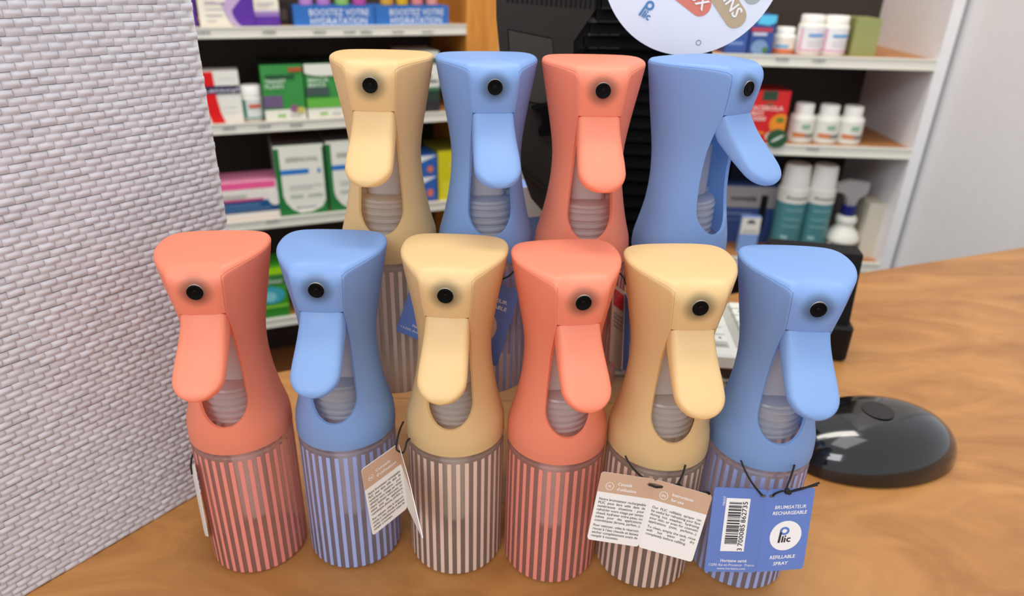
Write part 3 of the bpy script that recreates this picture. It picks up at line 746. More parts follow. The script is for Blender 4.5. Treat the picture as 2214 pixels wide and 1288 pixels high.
def head_pt(t_):
    if t_ <= TP: k = t_ / TP * PANEL_N
    else: k = PANEL_N + (t_ - TP) / (1 - TP) * (len(HPTS) - 1 - PANEL_N)
    i = min(int(k), len(HPTS) - 2); f = k - i
    a, b_, c_, d_ = [Vector(HPTS[min(max(j, 0), len(HPTS) - 1)]) if 0 <= j < len(HPTS) else None for j in (i - 1, i, i + 1, i + 2)]
    if a is None: a = Vector((-HPTS[1][0], HPTS[1][1]))
    if d_ is None: d_ = Vector((-HPTS[-2][0], HPTS[-2][1]))
    p = .5 * ((2 * b_) + (-a + c_) * f + (2 * a - 5 * b_ + 4 * c_ - d_) * f * f + (-a + 3 * b_ - 3 * c_ + d_) * f ** 3)
    return p.x / 27, (p.y / 31.6 if p.y > 0 else p.y / 22.2)
def sect(t_, z):
    a = math.radians(t_ / TP * 26.5 if t_ <= TP else 26.5 + (t_ - TP) / (1 - TP) * 153.5)
    hx, hy = head_pt(t_); w_ = min(1, max(0, (z - 112) / 58)); w_ = w_ * w_ * (3 - 2 * w_)
    x = math.sin(a) * (1 - w_) + hx * w_; y = math.cos(a) * (1 - w_) + hy * w_
    return x * interp(HW, z), y * (interp(FR, z) if y > 0 else interp(BK, z))
ZO, ZH, ZT = 102.7, 170.0, 193.6
def open_hw(z):
    if z <= ZO: return 0
    base = interp([(102, 12.4), (116, 12.4), (140, 11.3), (170, 10.7), (180, 11.6), (193, 12.6)], z)
    if z < 116.5: return base * math.sqrt(max(0, 1 - ((116.5 - z) / 13.8) ** 2))
    return base
def t_start(z):
    hw = open_hw(z)
    if hw <= 0: return 0.0
    lo, hi = 0, .5
    for _ in range(30):
        m_ = (lo + hi) / 2
        if sect(m_, z)[0] < hw: lo = m_
        else: hi = m_
    return lo
def rrad(t_):
    """rounding of the rim: wide over the front, tight at the sides"""
    k = min(1, max(0, (t_ - .10) / .40)); k = k * k * (3 - 2 * k)
    return 11.0 * (1 - k) + 2.6 * k
def crown(x, y): return 1.2 * (1 - (x / 27) ** 2) * (1 - min(1, (abs(y - 3) / 27)) ** 2)
def rim(t_, phi):
    r = rrad(t_); z = ZT - r + r * math.sin(phi); x, y = sect(t_, min(z, 193.5)); ins = r * (1 - math.cos(phi))
    d = math.hypot(x, y - 3) or 1; k = (d - ins) / d
    X, Y = x * k, 3 + (y - 3) * k
    return X, Y, z + crown(X, Y) * (math.sin(phi) ** 2)
NCOL = 40
def shell_mesh():
    zs = [86.5, 87.0, 89, 93, 97.5, 100, 102.0, 102.7, 102.9, 103.4, 104.2, 105.2, 106.5, 108, 110, 112.5, 115, 118, 122, 127, 132, 138, 144, 150, 156, 162, 167, 170]
    rows = []
    for z in zs:
        ts = t_start(z); half = [ts + (1 - ts) * i / NCOL for i in range(NCOL + 1)]
        row = []
        for t_ in half: x, y = sect(t_, z); row.append((x, y, z))
        rows.append(row)
    for k in range(1, 6):
        row = []; f = k / 5; zr = 170 + (ZT - 3 - 170) * f; ts = t_start(zr)
        for i in range(NCOL + 1):
            t_ = ts + (1 - ts) * i / NCOL; ze = ZT - rrad(t_); z = 170 + (ze - 170) * f; x, y = sect(t_, z); row.append((x, y, z))
        rows.append(row)
    ts = t_start(191)
    for ph in (8, 15, 22, 30):
        rows.append([rim(ts + (1 - ts) * i / NCOL, math.radians(ph)) for i in range(NCOL + 1)])
    bm = bmesh.new(); G = []
    nr = len(rows)
    for ri, row in enumerate(rows):
        # the edge against the head cap dips in a little, which reads as the seam
        if row[0][2] > 170.5 or ri == nr - 1:
            for ci in ((0,) if ri < nr - 1 else range(len(row))):
                x, y, z = row[ci]; d = math.hypot(x, y - 3); k = (d - .28) / d; row[ci] = (x * k, 3 + (y - 3) * k, z)
    for row in rows:
        full = [(x, -y, z) for x, y, z in row] + [(-x, -y, z) for x, y, z in row[:-1][::-1]]
        G.append([bm.verts.new((a * MM, b_ * MM, c_ * MM)) for a, b_, c_ in full])
    for r0, r1 in zip(G, G[1:]):
        for i in range(len(r0) - 1): bm.faces.new((r0[i], r0[i + 1], r1[i + 1], r1[i]))
    bmesh.ops.remove_doubles(bm, verts=bm.verts, dist=1e-6)
    return bm, ts
def cap_mesh():
    bm = bmesh.new(); rows = []
    ts_top = t_start(191); NP = 6
    # panel rows (front only)
    prow = []
    for k in range(0, 6):
        f = k / 5; zr = 170 + (ZT - 3 - 170) * f; ts = t_start(zr) - .004; row = []
        for i in range(-NP, NP + 1):
            t_ = ts * abs(i) / NP; ze = ZT - rrad(t_); z = 170.05 + (ze - 170.05) * f; x, y = sect(t_, z); row.append((x if i >= 0 else -x, y, z))
        prow.append(row)
    for ph in (7, 13, 19, 25):
        row = []
        for i in range(-NP, NP + 1):
            t_ = (ts_top - .004) * abs(i) / NP; x, y, z = rim(t_, math.radians(ph)); row.append((x if i >= 0 else -x, y, z))
        prow.append(row)
    PV = [[bm.verts.new((a * MM, -b_ * MM, c_ * MM)) for a, b_, c_ in r] for r in prow]
    for r0, r1 in zip(PV, PV[1:]):
        for i in range(2 * NP): bm.faces.new((r0[i], r0[i + 1], r1[i + 1], r1[i]))
    # full loops: columns from -NP..NP then around the back
    half = [(ts_top - .004) * i / NP for i in range(NP + 1)] + [ts_top + (1 - ts_top) * i / NCOL for i in range(1, NCOL + 1)]
    order = [(t_, 1) for t_ in half] + [(t_, -1) for t_ in half[-2:0:-1]]
    LV = []
    for phi in (31, 42, 54, 66, 78, 90):
        r = []
        for t_, s in order: x, y, z = rim(t_, math.radians(phi)); r.append((x * s, y, z))
        LV.append(r)
    edge = LV[-1]
    for k in (.85, .65, .42, .2):
        r = []
        for x, y, z in edge:
            X, Y = x * k, 3 + (y - 3) * k; r.append((X, Y, ZT + crown(X, Y)))
        LV.append(r)
    LV = [[bm.verts.new((a * MM, -b_ * MM, c_ * MM)) for a, b_, c_ in r] for r in LV]
    n = len(order)
    for r0, r1 in zip(LV, LV[1:]):
        for i in range(n): j = (i + 1) % n; bm.faces.new((r0[i], r0[j], r1[j], r1[i]))
    cv = bm.verts.new((0, -3 * MM, (ZT + crown(0, 3)) * MM))
    for i in range(n): bm.faces.new((LV[-1][i], LV[-1][(i + 1) % n], cv))
    # stitch the panel top row to the first loop
    first = LV[0]
    for i in range(2 * NP):
        a, b_ = i - NP, i + 1 - NP
        bm.faces.new((PV[-1][i], PV[-1][i + 1], first[b_ % n], first[a % n]))
    # small skirt so that the seam reads as a groove
    return bm
def finish(bm, name, thick, angle=48):
    bmesh.ops.recalc_face_normals(bm, faces=bm.faces)
    me = bpy.data.meshes.new(name); bm.to_mesh(me); bm.free()
    o = bpy.data.objects.new(name, me); C.objects.link(o)
    s = o.modifiers.new('s', 'SOLIDIFY'); s.thickness = thick; s.offset = -1; s.use_even_offset = False
    dg = bpy.context.evaluated_depsgraph_get(); m2 = bpy.data.meshes.new_from_object(o.evaluated_get(dg))
    bpy.data.objects.remove(o); m2.name = name
    bm = bmesh.new(); bm.from_mesh(m2); a = math.radians(angle)
    for f in bm.faces: f.smooth = True
    for e in bm.edges:
        if len(e.link_faces) == 2 and e.calc_face_angle(0) > a: e.smooth = False
    bm.to_mesh(m2); bm.free()
    return m2
sh_bm, _ = shell_mesh()
SHELL = finish(sh_bm, 'outer_shell', .0017)
CAPM = finish(cap_mesh(), 'head_cap', .0015)

def lever_mesh():
    # front surface line (forward, height) and thickness below it
    P = spline([(28.1, 170.2, 0), (32.0, 165.2, 0), (38.5, 158.6, 0), (45.6, 152.2, 0), (52.2, 146.2, 0), (57.2, 141.6, 0)], 8)
    n = len(P); bm = bmesh.new(); rings = []; K = 24
    dist = [0]
    for a, b_ in zip(P, P[1:]): dist.append(dist[-1] + (b_ - a).length)
    T = dist[-1]; R = 11.6
    samples = [0, .02, .06, .12, .2, .3, .4, .5, .6, .68, .75, .8, .85, .89, .925, .95, .97, .985, .995, 1.0]
    for s in samples:
        L_ = s * T; k = 0
        while k < n - 2 and dist[k + 1] < L_: k += 1
        f = (L_ - dist[k]) / (dist[k + 1] - dist[k]); p = P[k].lerp(P[k + 1], f); d = (P[k + 1] - P[k]).normalized()
        nv = Vector((d.y, -d.x, 0)); nv = nv if nv.x > 0 else -nv     # outward normal (forward/up)
        w_ = 10.5 + 1.1 * min(1, s / .6)
        th_ = interp([(0, 9.5), (.15, 13.0), (.4, 11.0), (.8, 7.6), (1, 5.6)], s)
        q = (L_ - (T - R)) / R
        if q > 0:
            w_ *= math.sqrt(max(0, 1 - q * q)); th2 = th_ * math.sqrt(max(.0, 1 - q ** 6))
            cen = .5 * th_
        else: th2 = th_; cen = .5 * th_
        if s >= 1: w_ = .6; th2 = 1.4
        ring = []
        for j in range(K):
            a = 2 * PI * j / K; ca, sa = math.cos(a), math.sin(a); e = .16 + .16 * min(1, s / .3)
            x = w_ * (abs(ca) ** e) * (1 if ca >= 0 else -1); h = th2 / 2 * (abs(sa) ** .62) * (1 if sa >= 0 else -1)
            # slight crown of the front face
            c3 = p - nv * (cen - h)
            if sa > 0: c3 = c3 - nv * (.5 * (x / 11) ** 2)
            ring.append(bm.verts.new((x * MM, -c3.x * MM, c3.y * MM)))
        rings.append(ring)
    for r0, r1 in zip(rings, rings[1:]):
        for j in range(K): bm.faces.new((r0[j], r0[(j + 1) % K], r1[(j + 1) % K], r1[j]))
    bm.faces.new(rings[0]); bm.faces.new(rings[-1])
    bmesh.ops.recalc_face_normals(bm, faces=bm.faces)
    for f in bm.faces: f.smooth = True
    for e in bm.edges:
        if len(e.link_faces) == 2 and e.calc_face_angle(0) > math.radians(60): e.smooth = False
    me = bpy.data.meshes.new('trigger_lever'); bm.to_mesh(me); bm.free(); return me
LEVER = lever_mesh()

def stripes_mesh():
    b = MB(); n = 36; R = .02712; m = M_WHITEPRINT
    for i in range(n):
        a0 = 2 * PI * i / n; da = .078
        v = []
        for k in range(4):
            a = a0 - da / 2 + da * k / 3
            for z in (.0016, .0815): v.append((R * math.sin(a), -R * math.cos(a), z))
        b.add(v, [(2 * k, 2 * k + 2, 2 * k + 3, 2 * k + 1) for k in range(3)], m)
    me = bpy.data.meshes.new('printed_stripes'); me.from_pydata(b.v, [], b.f); me.polygons.foreach_set('use_smooth', [True] * len(b.f)); me.materials.append(m); return me
STR = stripes_mesh()
def mb_mesh(b, name):
    o = b.build(name); me = o.data; bpy.data.objects.remove(o); return me
b = MB(); b.lathe([(0, .0), (.0245, .0), (.0262, .0008), (.027, .0028), (.027, .0830), (.0263, .0838), (.0263, .0850), (.0266, .0855), (.0266, .0862), (.0258, .0866), (.0258, .0905), (.0215, .0960), (.0165, .0985), (0, .0985)], BODY['blue'], 72)
BODYM = mb_mesh(b, 'bottle_body')
b = MB(); prof = [(.0, .0990), (.0170, .0990), (.0172, .1000)]
for k in range(4):
    z0 = .1005 + k * .0042; prof += [(.0162, z0), (.0162, z0 + .0014), (.0174, z0 + .0020), (.0174, z0 + .0032), (.0162, z0 + .0036)]
prof += [(.0168, .1180), (.0160, .1190), (.0095, .1195), (0, .1195)]
b.lathe(prof, M_CLEAR, 48); COLLAR = mb_mesh(b, 'threaded_collar')
b = MB(); b.bbox(-.0098, -.0085, .1196, .0098, .0090, .1500, .0035, M_MILKY); b.lathe([(.0001, .1500), (.0080, .1500), (.0076, .1540), (.0060, .1550), (.0060, .1630), (0, .1630)], M_MILKY, 36)
PUMP = mb_mesh(b, 'pump_cylinder')
b = MB()
b.box(-.0125, .0030, .1196, -.0112, .0060, .1560, M_CLEAR); b.box(.0112, .0030, .1196, .0125, .0060, .1560, M_CLEAR)
b.box(-.0125, .0038, .1530, .0125, .0050, .1545, M_CLEAR); b.box(-.0150, -.004, .1196, -.0112, .004, .1222, M_CLEAR); b.box(.0112, -.004, .1196, .0150, .004, .1222, M_CLEAR)
b.box(-.0112, .0042, .1200, .0112, .0047, .1530, M_CLEAR)
BRK = mb_mesh(b, 'pump_bracket')
b = MB(); b.lathe([(0, .0230), (.0050, .0230), (.0072, .0245), (.0080, .0270), (.0088, .0960), (0, .0960)], M_WHITEIN, 32); INNER = mb_mesh(b, 'inner_cylinder')
# nozzle: axis tilts with the face
tilt = Matrix.Translation((0, -.03115, .183)) @ Matrix.Rotation(math.radians(90 + 2.5), 4, 'X')
b = MB(); b.lathe([(0, -.0022), (.0037, -.0022), (.0037, .0004), (.0034, .0006), (.0028, .0005), (.0022, .0002), (.0013, .0001), (0, .0001)], M_NOZ, 40, fr=tilt); NOZ = mb_mesh(b, 'nozzle')
b = MB(); b.lathe([(.0011, .0000), (.0012, .0003), (.0010, .0005), (.0005, .0005), (.0004, .0002), (0, .0002)], mat('nozzle_insert', (6, 6, 7), .4, spec=.15), 20, fr=tilt); NOZI = mb_mesh(b, 'nozzle_insert')
b = MB(); b.lathe([(.00370, -.001), (.00370, -.0001), (.00376, -.0001), (.00382, -.0002), (.0039, -.001)], mat('rim_grey', (150, 140, 132), .5), 40, fr=tilt); NOZR = mb_mesh(b, 'nozzle_rim')
MESHES = {}
def inst(me, name, parent, m=None, key=None):
    if m is not None:
        k = (me.name, key)
        if k not in MESHES:
            c = me.copy(); c.materials.clear(); c.materials.append(m); MESHES[k] = c
        me = MESHES[k]
    o = bpy.data.objects.new(name, me); C.objects.link(o); o.parent = parent; return o
def bottle(x, y, z, yaw, colr, label, group):
    t = thing('spray_bottle', label, 'spray bottle', (x, y, z + .0003), yaw, group)
    inst(SHELL, 'outer_shell', t, PL[colr], colr)
    h = inst(CAPM, 'head_cap', t, PLH[colr], colr)
    n_ = inst(NOZ, 'nozzle', t); inst(NOZI, 'nozzle_insert', n_); inst(NOZR, 'nozzle_rim', n_)
    inst(LEVER, 'trigger_lever', t, PL[colr], colr)
    bd = inst(BODYM, 'bottle_body', t, BODY[colr], colr)
    inst(STR, 'printed_stripes', bd, STRIPE[colr], colr)
    inst(INNER, 'inner_cylinder', bd)
    inst(COLLAR, 'threaded_collar', t); p_ = inst(PUMP, 'pump_cylinder', t); inst(BRK, 'pump_bracket', p_)
    return t
g1 = 'spray bottles in the front row'; g2 = 'spray bottles on the riser'
FRONT = [(-.1428, .3111, .103, 'coral', 'coral spray bottle at the left end of the front row, beside the woven wall'),
         (-.0852, .3162, -.005, 'blue', 'blue spray bottle in the front row between coral and yellow ones'),
         (-.0234, .3134, -.057, 'yellow', 'yellow spray bottle in the front row with the coral and blue neighbours'),
         (.0330, .3090, .165, 'coral', 'coral spray bottle in the middle of the front row between two yellow ones'),
         (.0884, .3065, .071, 'yellow', 'yellow spray bottle in the front row wearing the open instruction booklet'),
         (.1456, .3076, -.041, 'blue', 'blue spray bottle at the right end of the front row with barcode tag')]
BACK = [(-.0650, .3722, -.009, 'yellow', 'yellow spray bottle at the left end of the raised back row'),
        (-.0092, .3740, .148, 'blue', 'blue spray bottle in the back row between yellow and coral ones'),
        (.0466, .3712, .039, 'coral', 'coral spray bottle in the raised back row'),
        (.1058, .3812, .594, 'blue', 'blue spray bottle turned sideways at the right of the back row')]
for x, y, a, c_, lab in FRONT: bottle(x, y, 0, a, c_, lab, g1)
for x, y, a, c_, lab in BACK: bottle(x, y, RZ, a, c_, lab, g2)

# ------------------------------------------------------------------ booklets on cords
def panel_fn(TL, TR, BR, BL, lift):
    TL, TR, BR, BL = map(Vector, (TL, TR, BR, BL)); nrm = (TR - TL).cross(BL - TL).normalized()
    if nrm.dot(CAMPOS - TL) < 0: nrm = -nrm
    W = ((TR - TL).length + (BR - BL).length) / 2; H = ((BL - TL).length + (BR - TR).length) / 2
    def fn(x, y, k=1):   # x from left, y from TOP downward negative, metres
        u = x / W; v = -y / H
        return (TL * (1 - u) + TR * u) * (1 - v) + (BL * (1 - u) + BR * u) * v + nrm * lift * k
    return fn, W, H, nrm
def card_panel(t, TL, TR, BR, BL, face, band=None, name='card_panel', back=None):
    fn, W, H, nrm = panel_fn(TL, TR, BR, BL, 0)
    b = MB(); r = .0016; pts = []
    for cx_, cy_, a0 in ((W - r, -r, 0), (r, -r, 90), (r, -H + r, 180), (W - r, -H + r, 270)):
        for k in range(4): a = math.radians(a0 + 30 * k); pts.append((cx_ + r * math.cos(a), cy_ + r * math.sin(a)))
    b.prism([fn(x, y) for x, y in pts], -nrm * .00035, face)
    o = b.build(name, t)
    if band:
        b = MB(); f2, _, _, _ = panel_fn(TL, TR, BR, BL, .00008)
        pp = [p for p in pts if p[1] > -H * band[0]]
        pp = [(W, -H * band[0])] + pts[0:8] + [(0, -H * band[0])]
        b.add([f2(x, y) for x, y in pp], [list(range(len(pp)))], band[1]); b.build('colour_band', o)
    return o
FRT = ['Notre brumisateur rechargeable', 'PLIC  peut  être  utile  dans  de', 'nombreuses   situations  :  pour', 'rafraîchir votre visage par temps', 'chaud, hydrater votre peau, ou', 'même   pour   des   applications', 'cosmétiques (brume, parfum...).']
FRT2 = ['Pour nettoyer, videz le réservoir,', 'rincez à l’eau chaude et laissez', 'sécher complètement avant de', 'remplir à nouveau.']
ENT = ['Our  PLIC  refillable  sprayer  can', 'be useful for refreshing your face', 'during  hot  weather,  hydrating', 'your skin, or even for cosmetic', 'applications   (mist,   perfume...).']
ENT2 = ['To clean, empty the tank, rinse', 'with     hot     water     and     dry', 'completely before refilling.']
def instruct(o, quad, lines, lines2, head, code, off=.0):
    fn, W, H, _ = panel_fn(*quad, .00018); b = MB()
    lh = H * .052; y = -H * (.40 + off)
    for i, s in enumerate(lines): put_text(b, s, fn, M_INK, W * .06, y - i * lh, lh * .98, width=W * .88, bold=.004)
    y = y - len(lines) * lh - lh * .45
    for i, s in enumerate(lines2):
        last = i == len(lines2) - 1
        put_text(b, s, fn, M_INK, W * .06, y - i * lh, lh * .98, width=W * (.88 if not last else (.52 if len(lines2) == 4 else .74)), bold=.004)
    b.build('body_text', o)
    b = MB()
    put_text(b, head[0], fn, M_WHITEPRINT, W * .34, -H * .16, lh * 1.15, bold=.012); put_text(b, head[1], fn, M_WHITEPRINT, W * .34, -H * .235, lh * 1.15, bold=.012)
    put_text(b, code, fn, M_WHITEPRINT, W * .2, -H * .205, lh * .85, align='c', bold=.01)
    n = 24; cx_, cy_, r = W * .2, -H * .188, W * .075
    b.add([fn(cx_ + r * math.cos(2 * PI * i / n), cy_ + r * math.sin(2 * PI * i / n)) for i in range(n)] + [fn(cx_ + r * .88 * math.cos(2 * PI * i / n), cy_ + r * .88 * math.sin(2 * PI * i / n)) for i in range(n)],
          [(i, (i + 1) % n, n + (i + 1) % n, n + i) for i in range(n)], M_WHITEPRINT)
    b.build('heading_text', o)
def cord(t, pts, r=.00052):
    b = MB(); b.tube(spline(pts, 6), r, M_CORD); return b.build('cord', t)
def q4(pts, Ys, lean=0.0):
    """corners of a flat card: three at given distances, the fourth in their plane"""
    q = [at(x, y, Y - (lean if i > 1 else 0)) for i, ((x, y), Y) in enumerate(zip(pts, Ys))]
    n = (q[1] - q[0]).cross(q[3] - q[0]); d = ray(*pts[2])
    q[2] = CAMPOS + d * ((q[0] - CAMPOS).dot(n) / d.dot(n)); return q
def slot(t, fn, pts, m=None):
    b = MB(); b.add([fn(x, y) for x, y in pts], [list(range(len(pts)))], m or mat('slot_shadow', (120, 92, 74), .8)); b.build('punched_slot', t)

# open instruction booklet on the yellow bottle
yl, yf, yr = .2715, .2740, .2700
t = thing('instruction_booklet', 'open beige and white instruction booklet tied to a yellow front row bottle', 'booklet', (0, 0, 0), group='booklets tied to the bottles')
QL = q4([(1301, 1019), (1418, 1036), (1380, 1182), (1269, 1165)], [yl, yf, yf, yl], .010)
QR = q4([(1418, 1036), (1541, 1071), (1496, 1215), (1380, 1182)], [yf, yr, yr, yf], .010)
o = card_panel(t, *QL, M_CARDW, (.285, M_CARDB)); instruct(o, QL, FRT, FRT2, ('Conseils', 'd’utilisation'), 'FR')
fn, W, H, _ = panel_fn(*QL, .00015); slot(o, fn, [(W - .0032 + .0032 * 0, -.0022), (W, -.0022), (W, -.0040), (W - .0032, -.0040), (W - .0040, -.0031)])
o = card_panel(t, *QR, M_CARDW, (.285, M_CARDB)); instruct(o, QR, ENT, ENT2, ('Instructions', 'for use'), 'EN', .0)
fn, W, H, _ = panel_fn(*QR, .00015); slot(o, fn, [(0, -.0022), (.0038, -.0022), (.0045, -.0031), (.0038, -.0040), (0, -.0040)])
cord(t, [at(1352, 985, .2795), at(1360, 1000, .2765), at(1376, 1020, .2742), at(1394, 1035, .2745)])
cord(t, [at(1400, 1045, .2742), at(1408, 1049, .2722), at(1420, 1053, .2722), at(1433, 1051, .2730)])
cord(t, [at(1482, 1005, .2795), at(1476, 1025, .2755), at(1466, 1045, .2735), at(1462, 1052, .2745)])
b = MB()
for dx, dy, r in ((1462, 1050, .0011), (1468, 1048, .0010), (1472, 1052, .0008)):
    b.lathe([(0, -r), (r * .7, -r * .7), (r, 0), (r * .7, r * .7), (0, r)], M_CORD, 10, fr=Matrix.Translation(at(dx, dy, .2745)))
b.build('cord_knot', t)
cord(t, [at(1512, 1063, .2722), at(1528, 1064, .2715), at(1534, 1067, .2700)], .0007)

# blue barcode booklet on the right blue bottle
yl, yf, yr = .2700, .2738, .2690
t = thing('barcode_booklet', 'blue booklet with barcode and round logo tied to the right front bottle', 'booklet', (0, 0, 0), group='booklets tied to the bottles')
QL = q4([(1545, 1053), (1660, 1058), (1635, 1237), (1522, 1235)], [yl, yf, yf, yl], .010)
QR = q4([(1660, 1058), (1763, 1054), (1736, 1229), (1635, 1237)], [yf, yr, yr, yf], .010)
o = card_panel(t, *QL, M_CARDBLUE); fn, W, H, _ = panel_fn(*QL, .00012)
f2 = panel_fn(*QL, .00022)[0]
b = MB(); x0, x1, y0, y1 = W * .25, W * .70, -H * .115, -H * .745
b.add([fn(x0, y0), fn(x1, y0), fn(x1, y1), fn(x0, y1)], [(3, 2, 1, 0)], M_WHITEPRINT); b.build('barcode_patch', o)
b = MB(); random.seed(3); y = y0 - H * .045
widths = '3 7 0 0 0 8 5'; 
yend = y1 + H * .09
mods = []
while y > yend:
    wb = random.choice((1, 1, 2, 3)) * H * .0055; sp = random.choice((1, 1, 2, 3)) * H * .0050
    b.add([f2(x0 + W * .06, y), f2(x0 + W * .30, y), f2(x0 + W * .30, y - wb), f2(x0 + W * .06, y - wb)], [(3, 2, 1, 0)], M_INK); y -= wb + sp
b.build('barcode_bars', o)
b = MB()
put_text(b, '700085', f2, M_INK, x0 + W * .405, -H * .68, W * .13, width=H * .26, rot=PI / 2, bold=.01)
put_text(b, '862735', f2, M_INK, x0 + W * .405, -H * .40, W * .13, width=H * .25, rot=PI / 2, bold=.01)
put_text(b, '3', f2, M_INK, x0 + W * .405, -H * .735, W * .13, width=H * .03, rot=PI / 2, bold=.01)
b.build('barcode_digits', o)
b = MB(); put_text(b, 'FB007', f2, M_WHITEPRINT, W * .235, -H * .20, W * .07, rot=PI / 2)
put_text(b, 'Horizane santé', f2, M_WHITEPRINT, W * .53, -H * .875, W * .085, width=W * .5, align='c', bold=.015)
put_text(b, '13290 Aix-en-Provence · France', f2, M_WHITEPRINT, W * .5, -H * .925, W * .075, width=W * .86, align='c')
put_text(b, 'www.horizane.com', f2, M_WHITEPRINT, W * .5, -H * .968, W * .07, width=W * .54, align='c')
b.build('address_text', o)
slot(o, f2, [(W - .0034, -.0028), (W - .0010, -.0028), (W - .0006, -.0036), (W - .0012, -.0044), (W - .0034, -.0044), (W - .0040, -.0036)], mat('slot_dark', (90, 84, 90), .8))
o = card_panel(t, *QR, M_CARDBLUE); fn, W, H, _ = panel_fn(*QR, .00012); f2 = panel_fn(*QR, .00022)[0]
b = MB(); n = 40; b.add([fn(W * .52 + W * .335 * math.cos(2 * PI * i / n), -H * .565 + W * .335 * 1.12 * math.sin(2 * PI * i / n)) for i in range(n)], [list(range(n))], M_WHITEPRINT); b.build('logo_disc', o)
b = MB(); plic_logo(b, f2, W * .235, col((88, 124, 196)), M_INK, W * .475, -H * .565); b.build('logo_print', o)
b = MB()
put_text(b, 'BRUMISATEUR', f2, M_WHITEPRINT, W * .54, -H * .235, H * .058, width=W * .66, align='c', bold=.012, shear=.1)
b.build('title_text', o); b = MB()
put_text(b, 'RECHARGEABLE', f2, M_WHITEPRINT, W * .54, -H * .305, H * .058, width=W * .72, align='c', bold=.02, shear=.1)
b.build('title_text', o); b = MB()
put_text(b, 'REFILLABLE', f2, M_WHITEPRINT, W * .52, -H * .845, H * .058, width=W * .54, align='c', bold=.02, shear=.1)
b.build('title_text', o); b = MB()
put_text(b, 'SPRAY', f2, M_WHITEPRINT, W * .50, -H * .925, H * .058, width=W * .32, align='c', bold=.02, shear=.1)
b.build('title_text', o)
slot(o, f2, [(.0016, -.0028), (.0034, -.0028), (.0040, -.0036), (.0034, -.0044), (.0016, -.0044), (.0010, -.0036)], mat('slot_dark', (90, 84, 90), .8))
cord(t, [at(1602, 995, .2810), at(1610, 1015, .2770), at(1625, 1042, .2738), at(1643, 1065, .2722), at(1648, 1070, .2730)])
cord(t, [at(1718, 1005, .2810), at(1710, 1030, .2750), at(1702, 1052, .2705), at(1704, 1062, .2695)])
cord(t, [at(1670, 1072, .2728), at(1676, 1067, .2715), at(1692, 1061, .2705), at(1704, 1063, .2692), at(1730, 1056, .2680), at(1768, 1048, .2675)])
cord(t, [at(1704, 1064, .2692), at(1735, 1056, .2672), at(1772, 1043, .2665)])
b = MB()
for dx, dy, r in ((1702, 1059, .0013), (1706, 1064, .0013), (1700, 1064, .0010)):
    b.lathe([(0, -r), (r * .7, -r * .7), (r, 0), (r * .7, r * .7), (0, r)], M_CORD, 10, fr=Matrix.Translation(at(dx, dy, .2690)))
b.build('cord_knot', t)

# folded booklet between the blue and the yellow bottle
t = thing('folded_booklet', 'half folded beige and white booklet hanging between blue and yellow bottles', 'booklet', (0, 0, 0), group='booklets tied to the bottles')
QL = q4([(781, 1016), (861, 959), (881, 1098), (806, 1158)], [.2770, .2900, .2900, .2770])
o = card_panel(t, *QL, M_CARDW, (.30, M_CARDB)); instruct(o, QL, FRT, FRT2, ('Conseils', 'd’utilisation'), 'FR')
QR = q4([(861, 959), (882, 1032), (914, 1166), (881, 1098)], [.2900, .2660, .2660, .2900])
o = card_panel(t, *QR, M_CARDW, (.30, M_CARDB))
cord(t, [at(872, 912, .305), at(866, 925, .296), at(860, 945, .289), at(857, 968, .2865), at(862, 975, .2855), at(872, 978, .2865), at(877, 965, .2885), at(880, 954, .2905), at(886, 948, .2935)])

# blue booklet hanging on the back row blue bottle
t = thing('blue_booklet', 'blue booklet hanging from the back row, half hidden behind the yellow bottle', 'booklet', (0, 0, 0), group='booklets tied to the bottles')
yq = .3440
QL = q4([(908, 560), (1010, 592), (955, 755), (856, 715)], [yq - .001, yq, yq, yq - .001])
QR = q4([(1010, 592), (1125, 629), (1074, 792), (955, 755)], [yq, yq - .001, yq - .001, yq])
o = card_panel(t, *QL, M_CARDBLUE); fn, W, H, _ = panel_fn(*QL, .00022)
b = MB(); put_text(b, '13290 Aix-en-Provence', fn, M_WHITEPRINT, W * .5, -H * .925, W * .075, width=W * .86, align='c'); b.build('address_text', o); b = MB(); put_text(b, 'Horizane santé', fn, M_WHITEPRINT, W * .53, -H * .86, W * .085, width=W * .5, align='c', bold=.015); b.build('address_text', o)
o = card_panel(t, *QR, M_CARDBLUE); fn, W, H, _ = panel_fn(*QR, .00022)
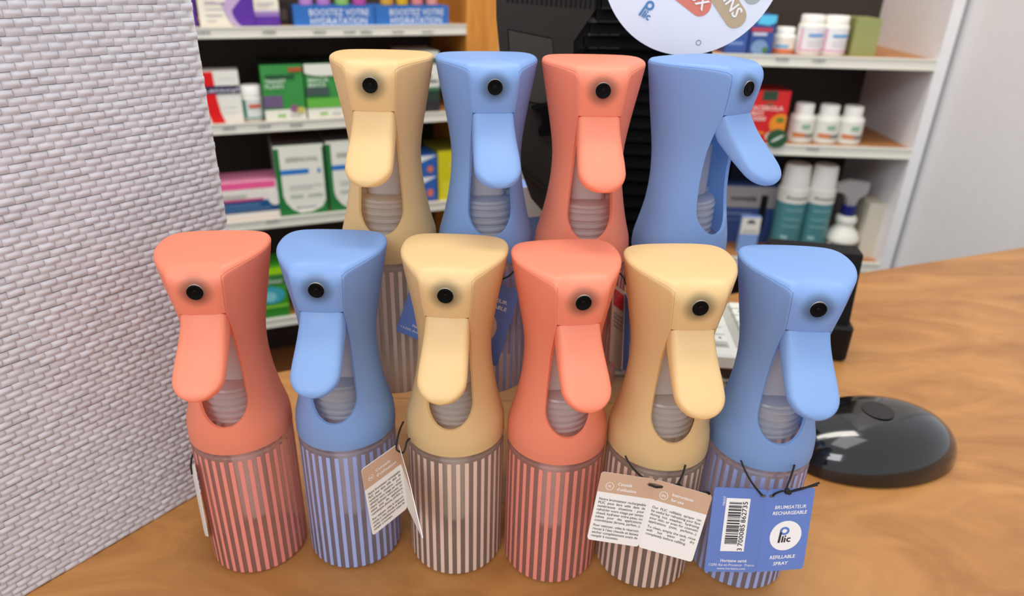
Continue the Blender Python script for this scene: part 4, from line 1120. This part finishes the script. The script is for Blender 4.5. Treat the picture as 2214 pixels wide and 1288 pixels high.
b = MB(); n = 40; b.add([fn(W * .50 + W * .30 * math.cos(2 * PI * i / n), -H * .56 + W * .34 * math.sin(2 * PI * i / n)) for i in range(n)], [list(range(n))], mat('beige_disc', (226, 190, 160), .6)); b.build('logo_disc', o)
b = MB(); put_text(b, 'BRUMISATEUR', fn, M_WHITEPRINT, W * .84, -H * .21, H * .062, width=W * .72, align='r', bold=.02, shear=.1)
b.build('title_text', o); b = MB()
put_text(b, 'RECHARGEABLE', fn, M_WHITEPRINT, W * .87, -H * .29, H * .062, width=W * .8, align='r', bold=.02, shear=.1); b.build('title_text', o)
cord(t, [at(1122, 570, .349), at(1112, 585, .345), at(1098, 598, .3425), at(1080, 604, .342), at(1058, 606, .343)])

# booklet at the right side of the back coral bottle
t = thing('edge_booklet', 'narrow seen booklet with red flap between coral and yellow front bottles', 'booklet', (0, 0, 0), group='booklets tied to the bottles')
QA = q4([(1326, 612), (1352, 632), (1346, 800), (1318, 780)], [.338, .350, .350, .338])
o = card_panel(t, *QA, M_CARDB); fn, W, H, _ = panel_fn(*QA, .0002)
b = MB(); b.add([fn(W * .1, -H * .05), fn(W * .85, -H * .05), fn(W * .85, -H * .25), fn(W * .1, -H * .25)], [(3, 2, 1, 0)], col((190, 30, 26)))
b.build('red_flap', o)
b = MB()
for i, s in enumerate(('Notre brumisateur', 'PLIC peut être', 'nombreuses', 'rafraîchir votre')): put_text(b, s, fn, M_INK, W * .15, -H * (.36 + .05 * i), H * .045, width=W * .7)
b.build('body_text', o)
QB = q4([(1352, 632), (1362, 660), (1358, 800), (1346, 800)], [.350, .342, .342, .350])
card_panel(t, *QB, M_CARDBLUE)
cord(t, [at(1340, 590, .349), at(1348, 600, .347), at(1354, 614, .344), at(1360, 620, .344)])

# thin booklet edge at the left coral bottle
t = thing('side_booklet', 'booklet seen edge on against the left coral bottle', 'booklet', (0, 0, 0), group='booklets tied to the bottles')
QA = q4([(413, 1010), (419, 1003), (450, 1160), (443, 1158)], [.318, .285, .285, .318])
card_panel(t, *QA, M_CARDW)
cord(t, [at(420, 975, .310), at(415, 988, .3075), at(413, 1005, .306), at(415, 1025, .305)])
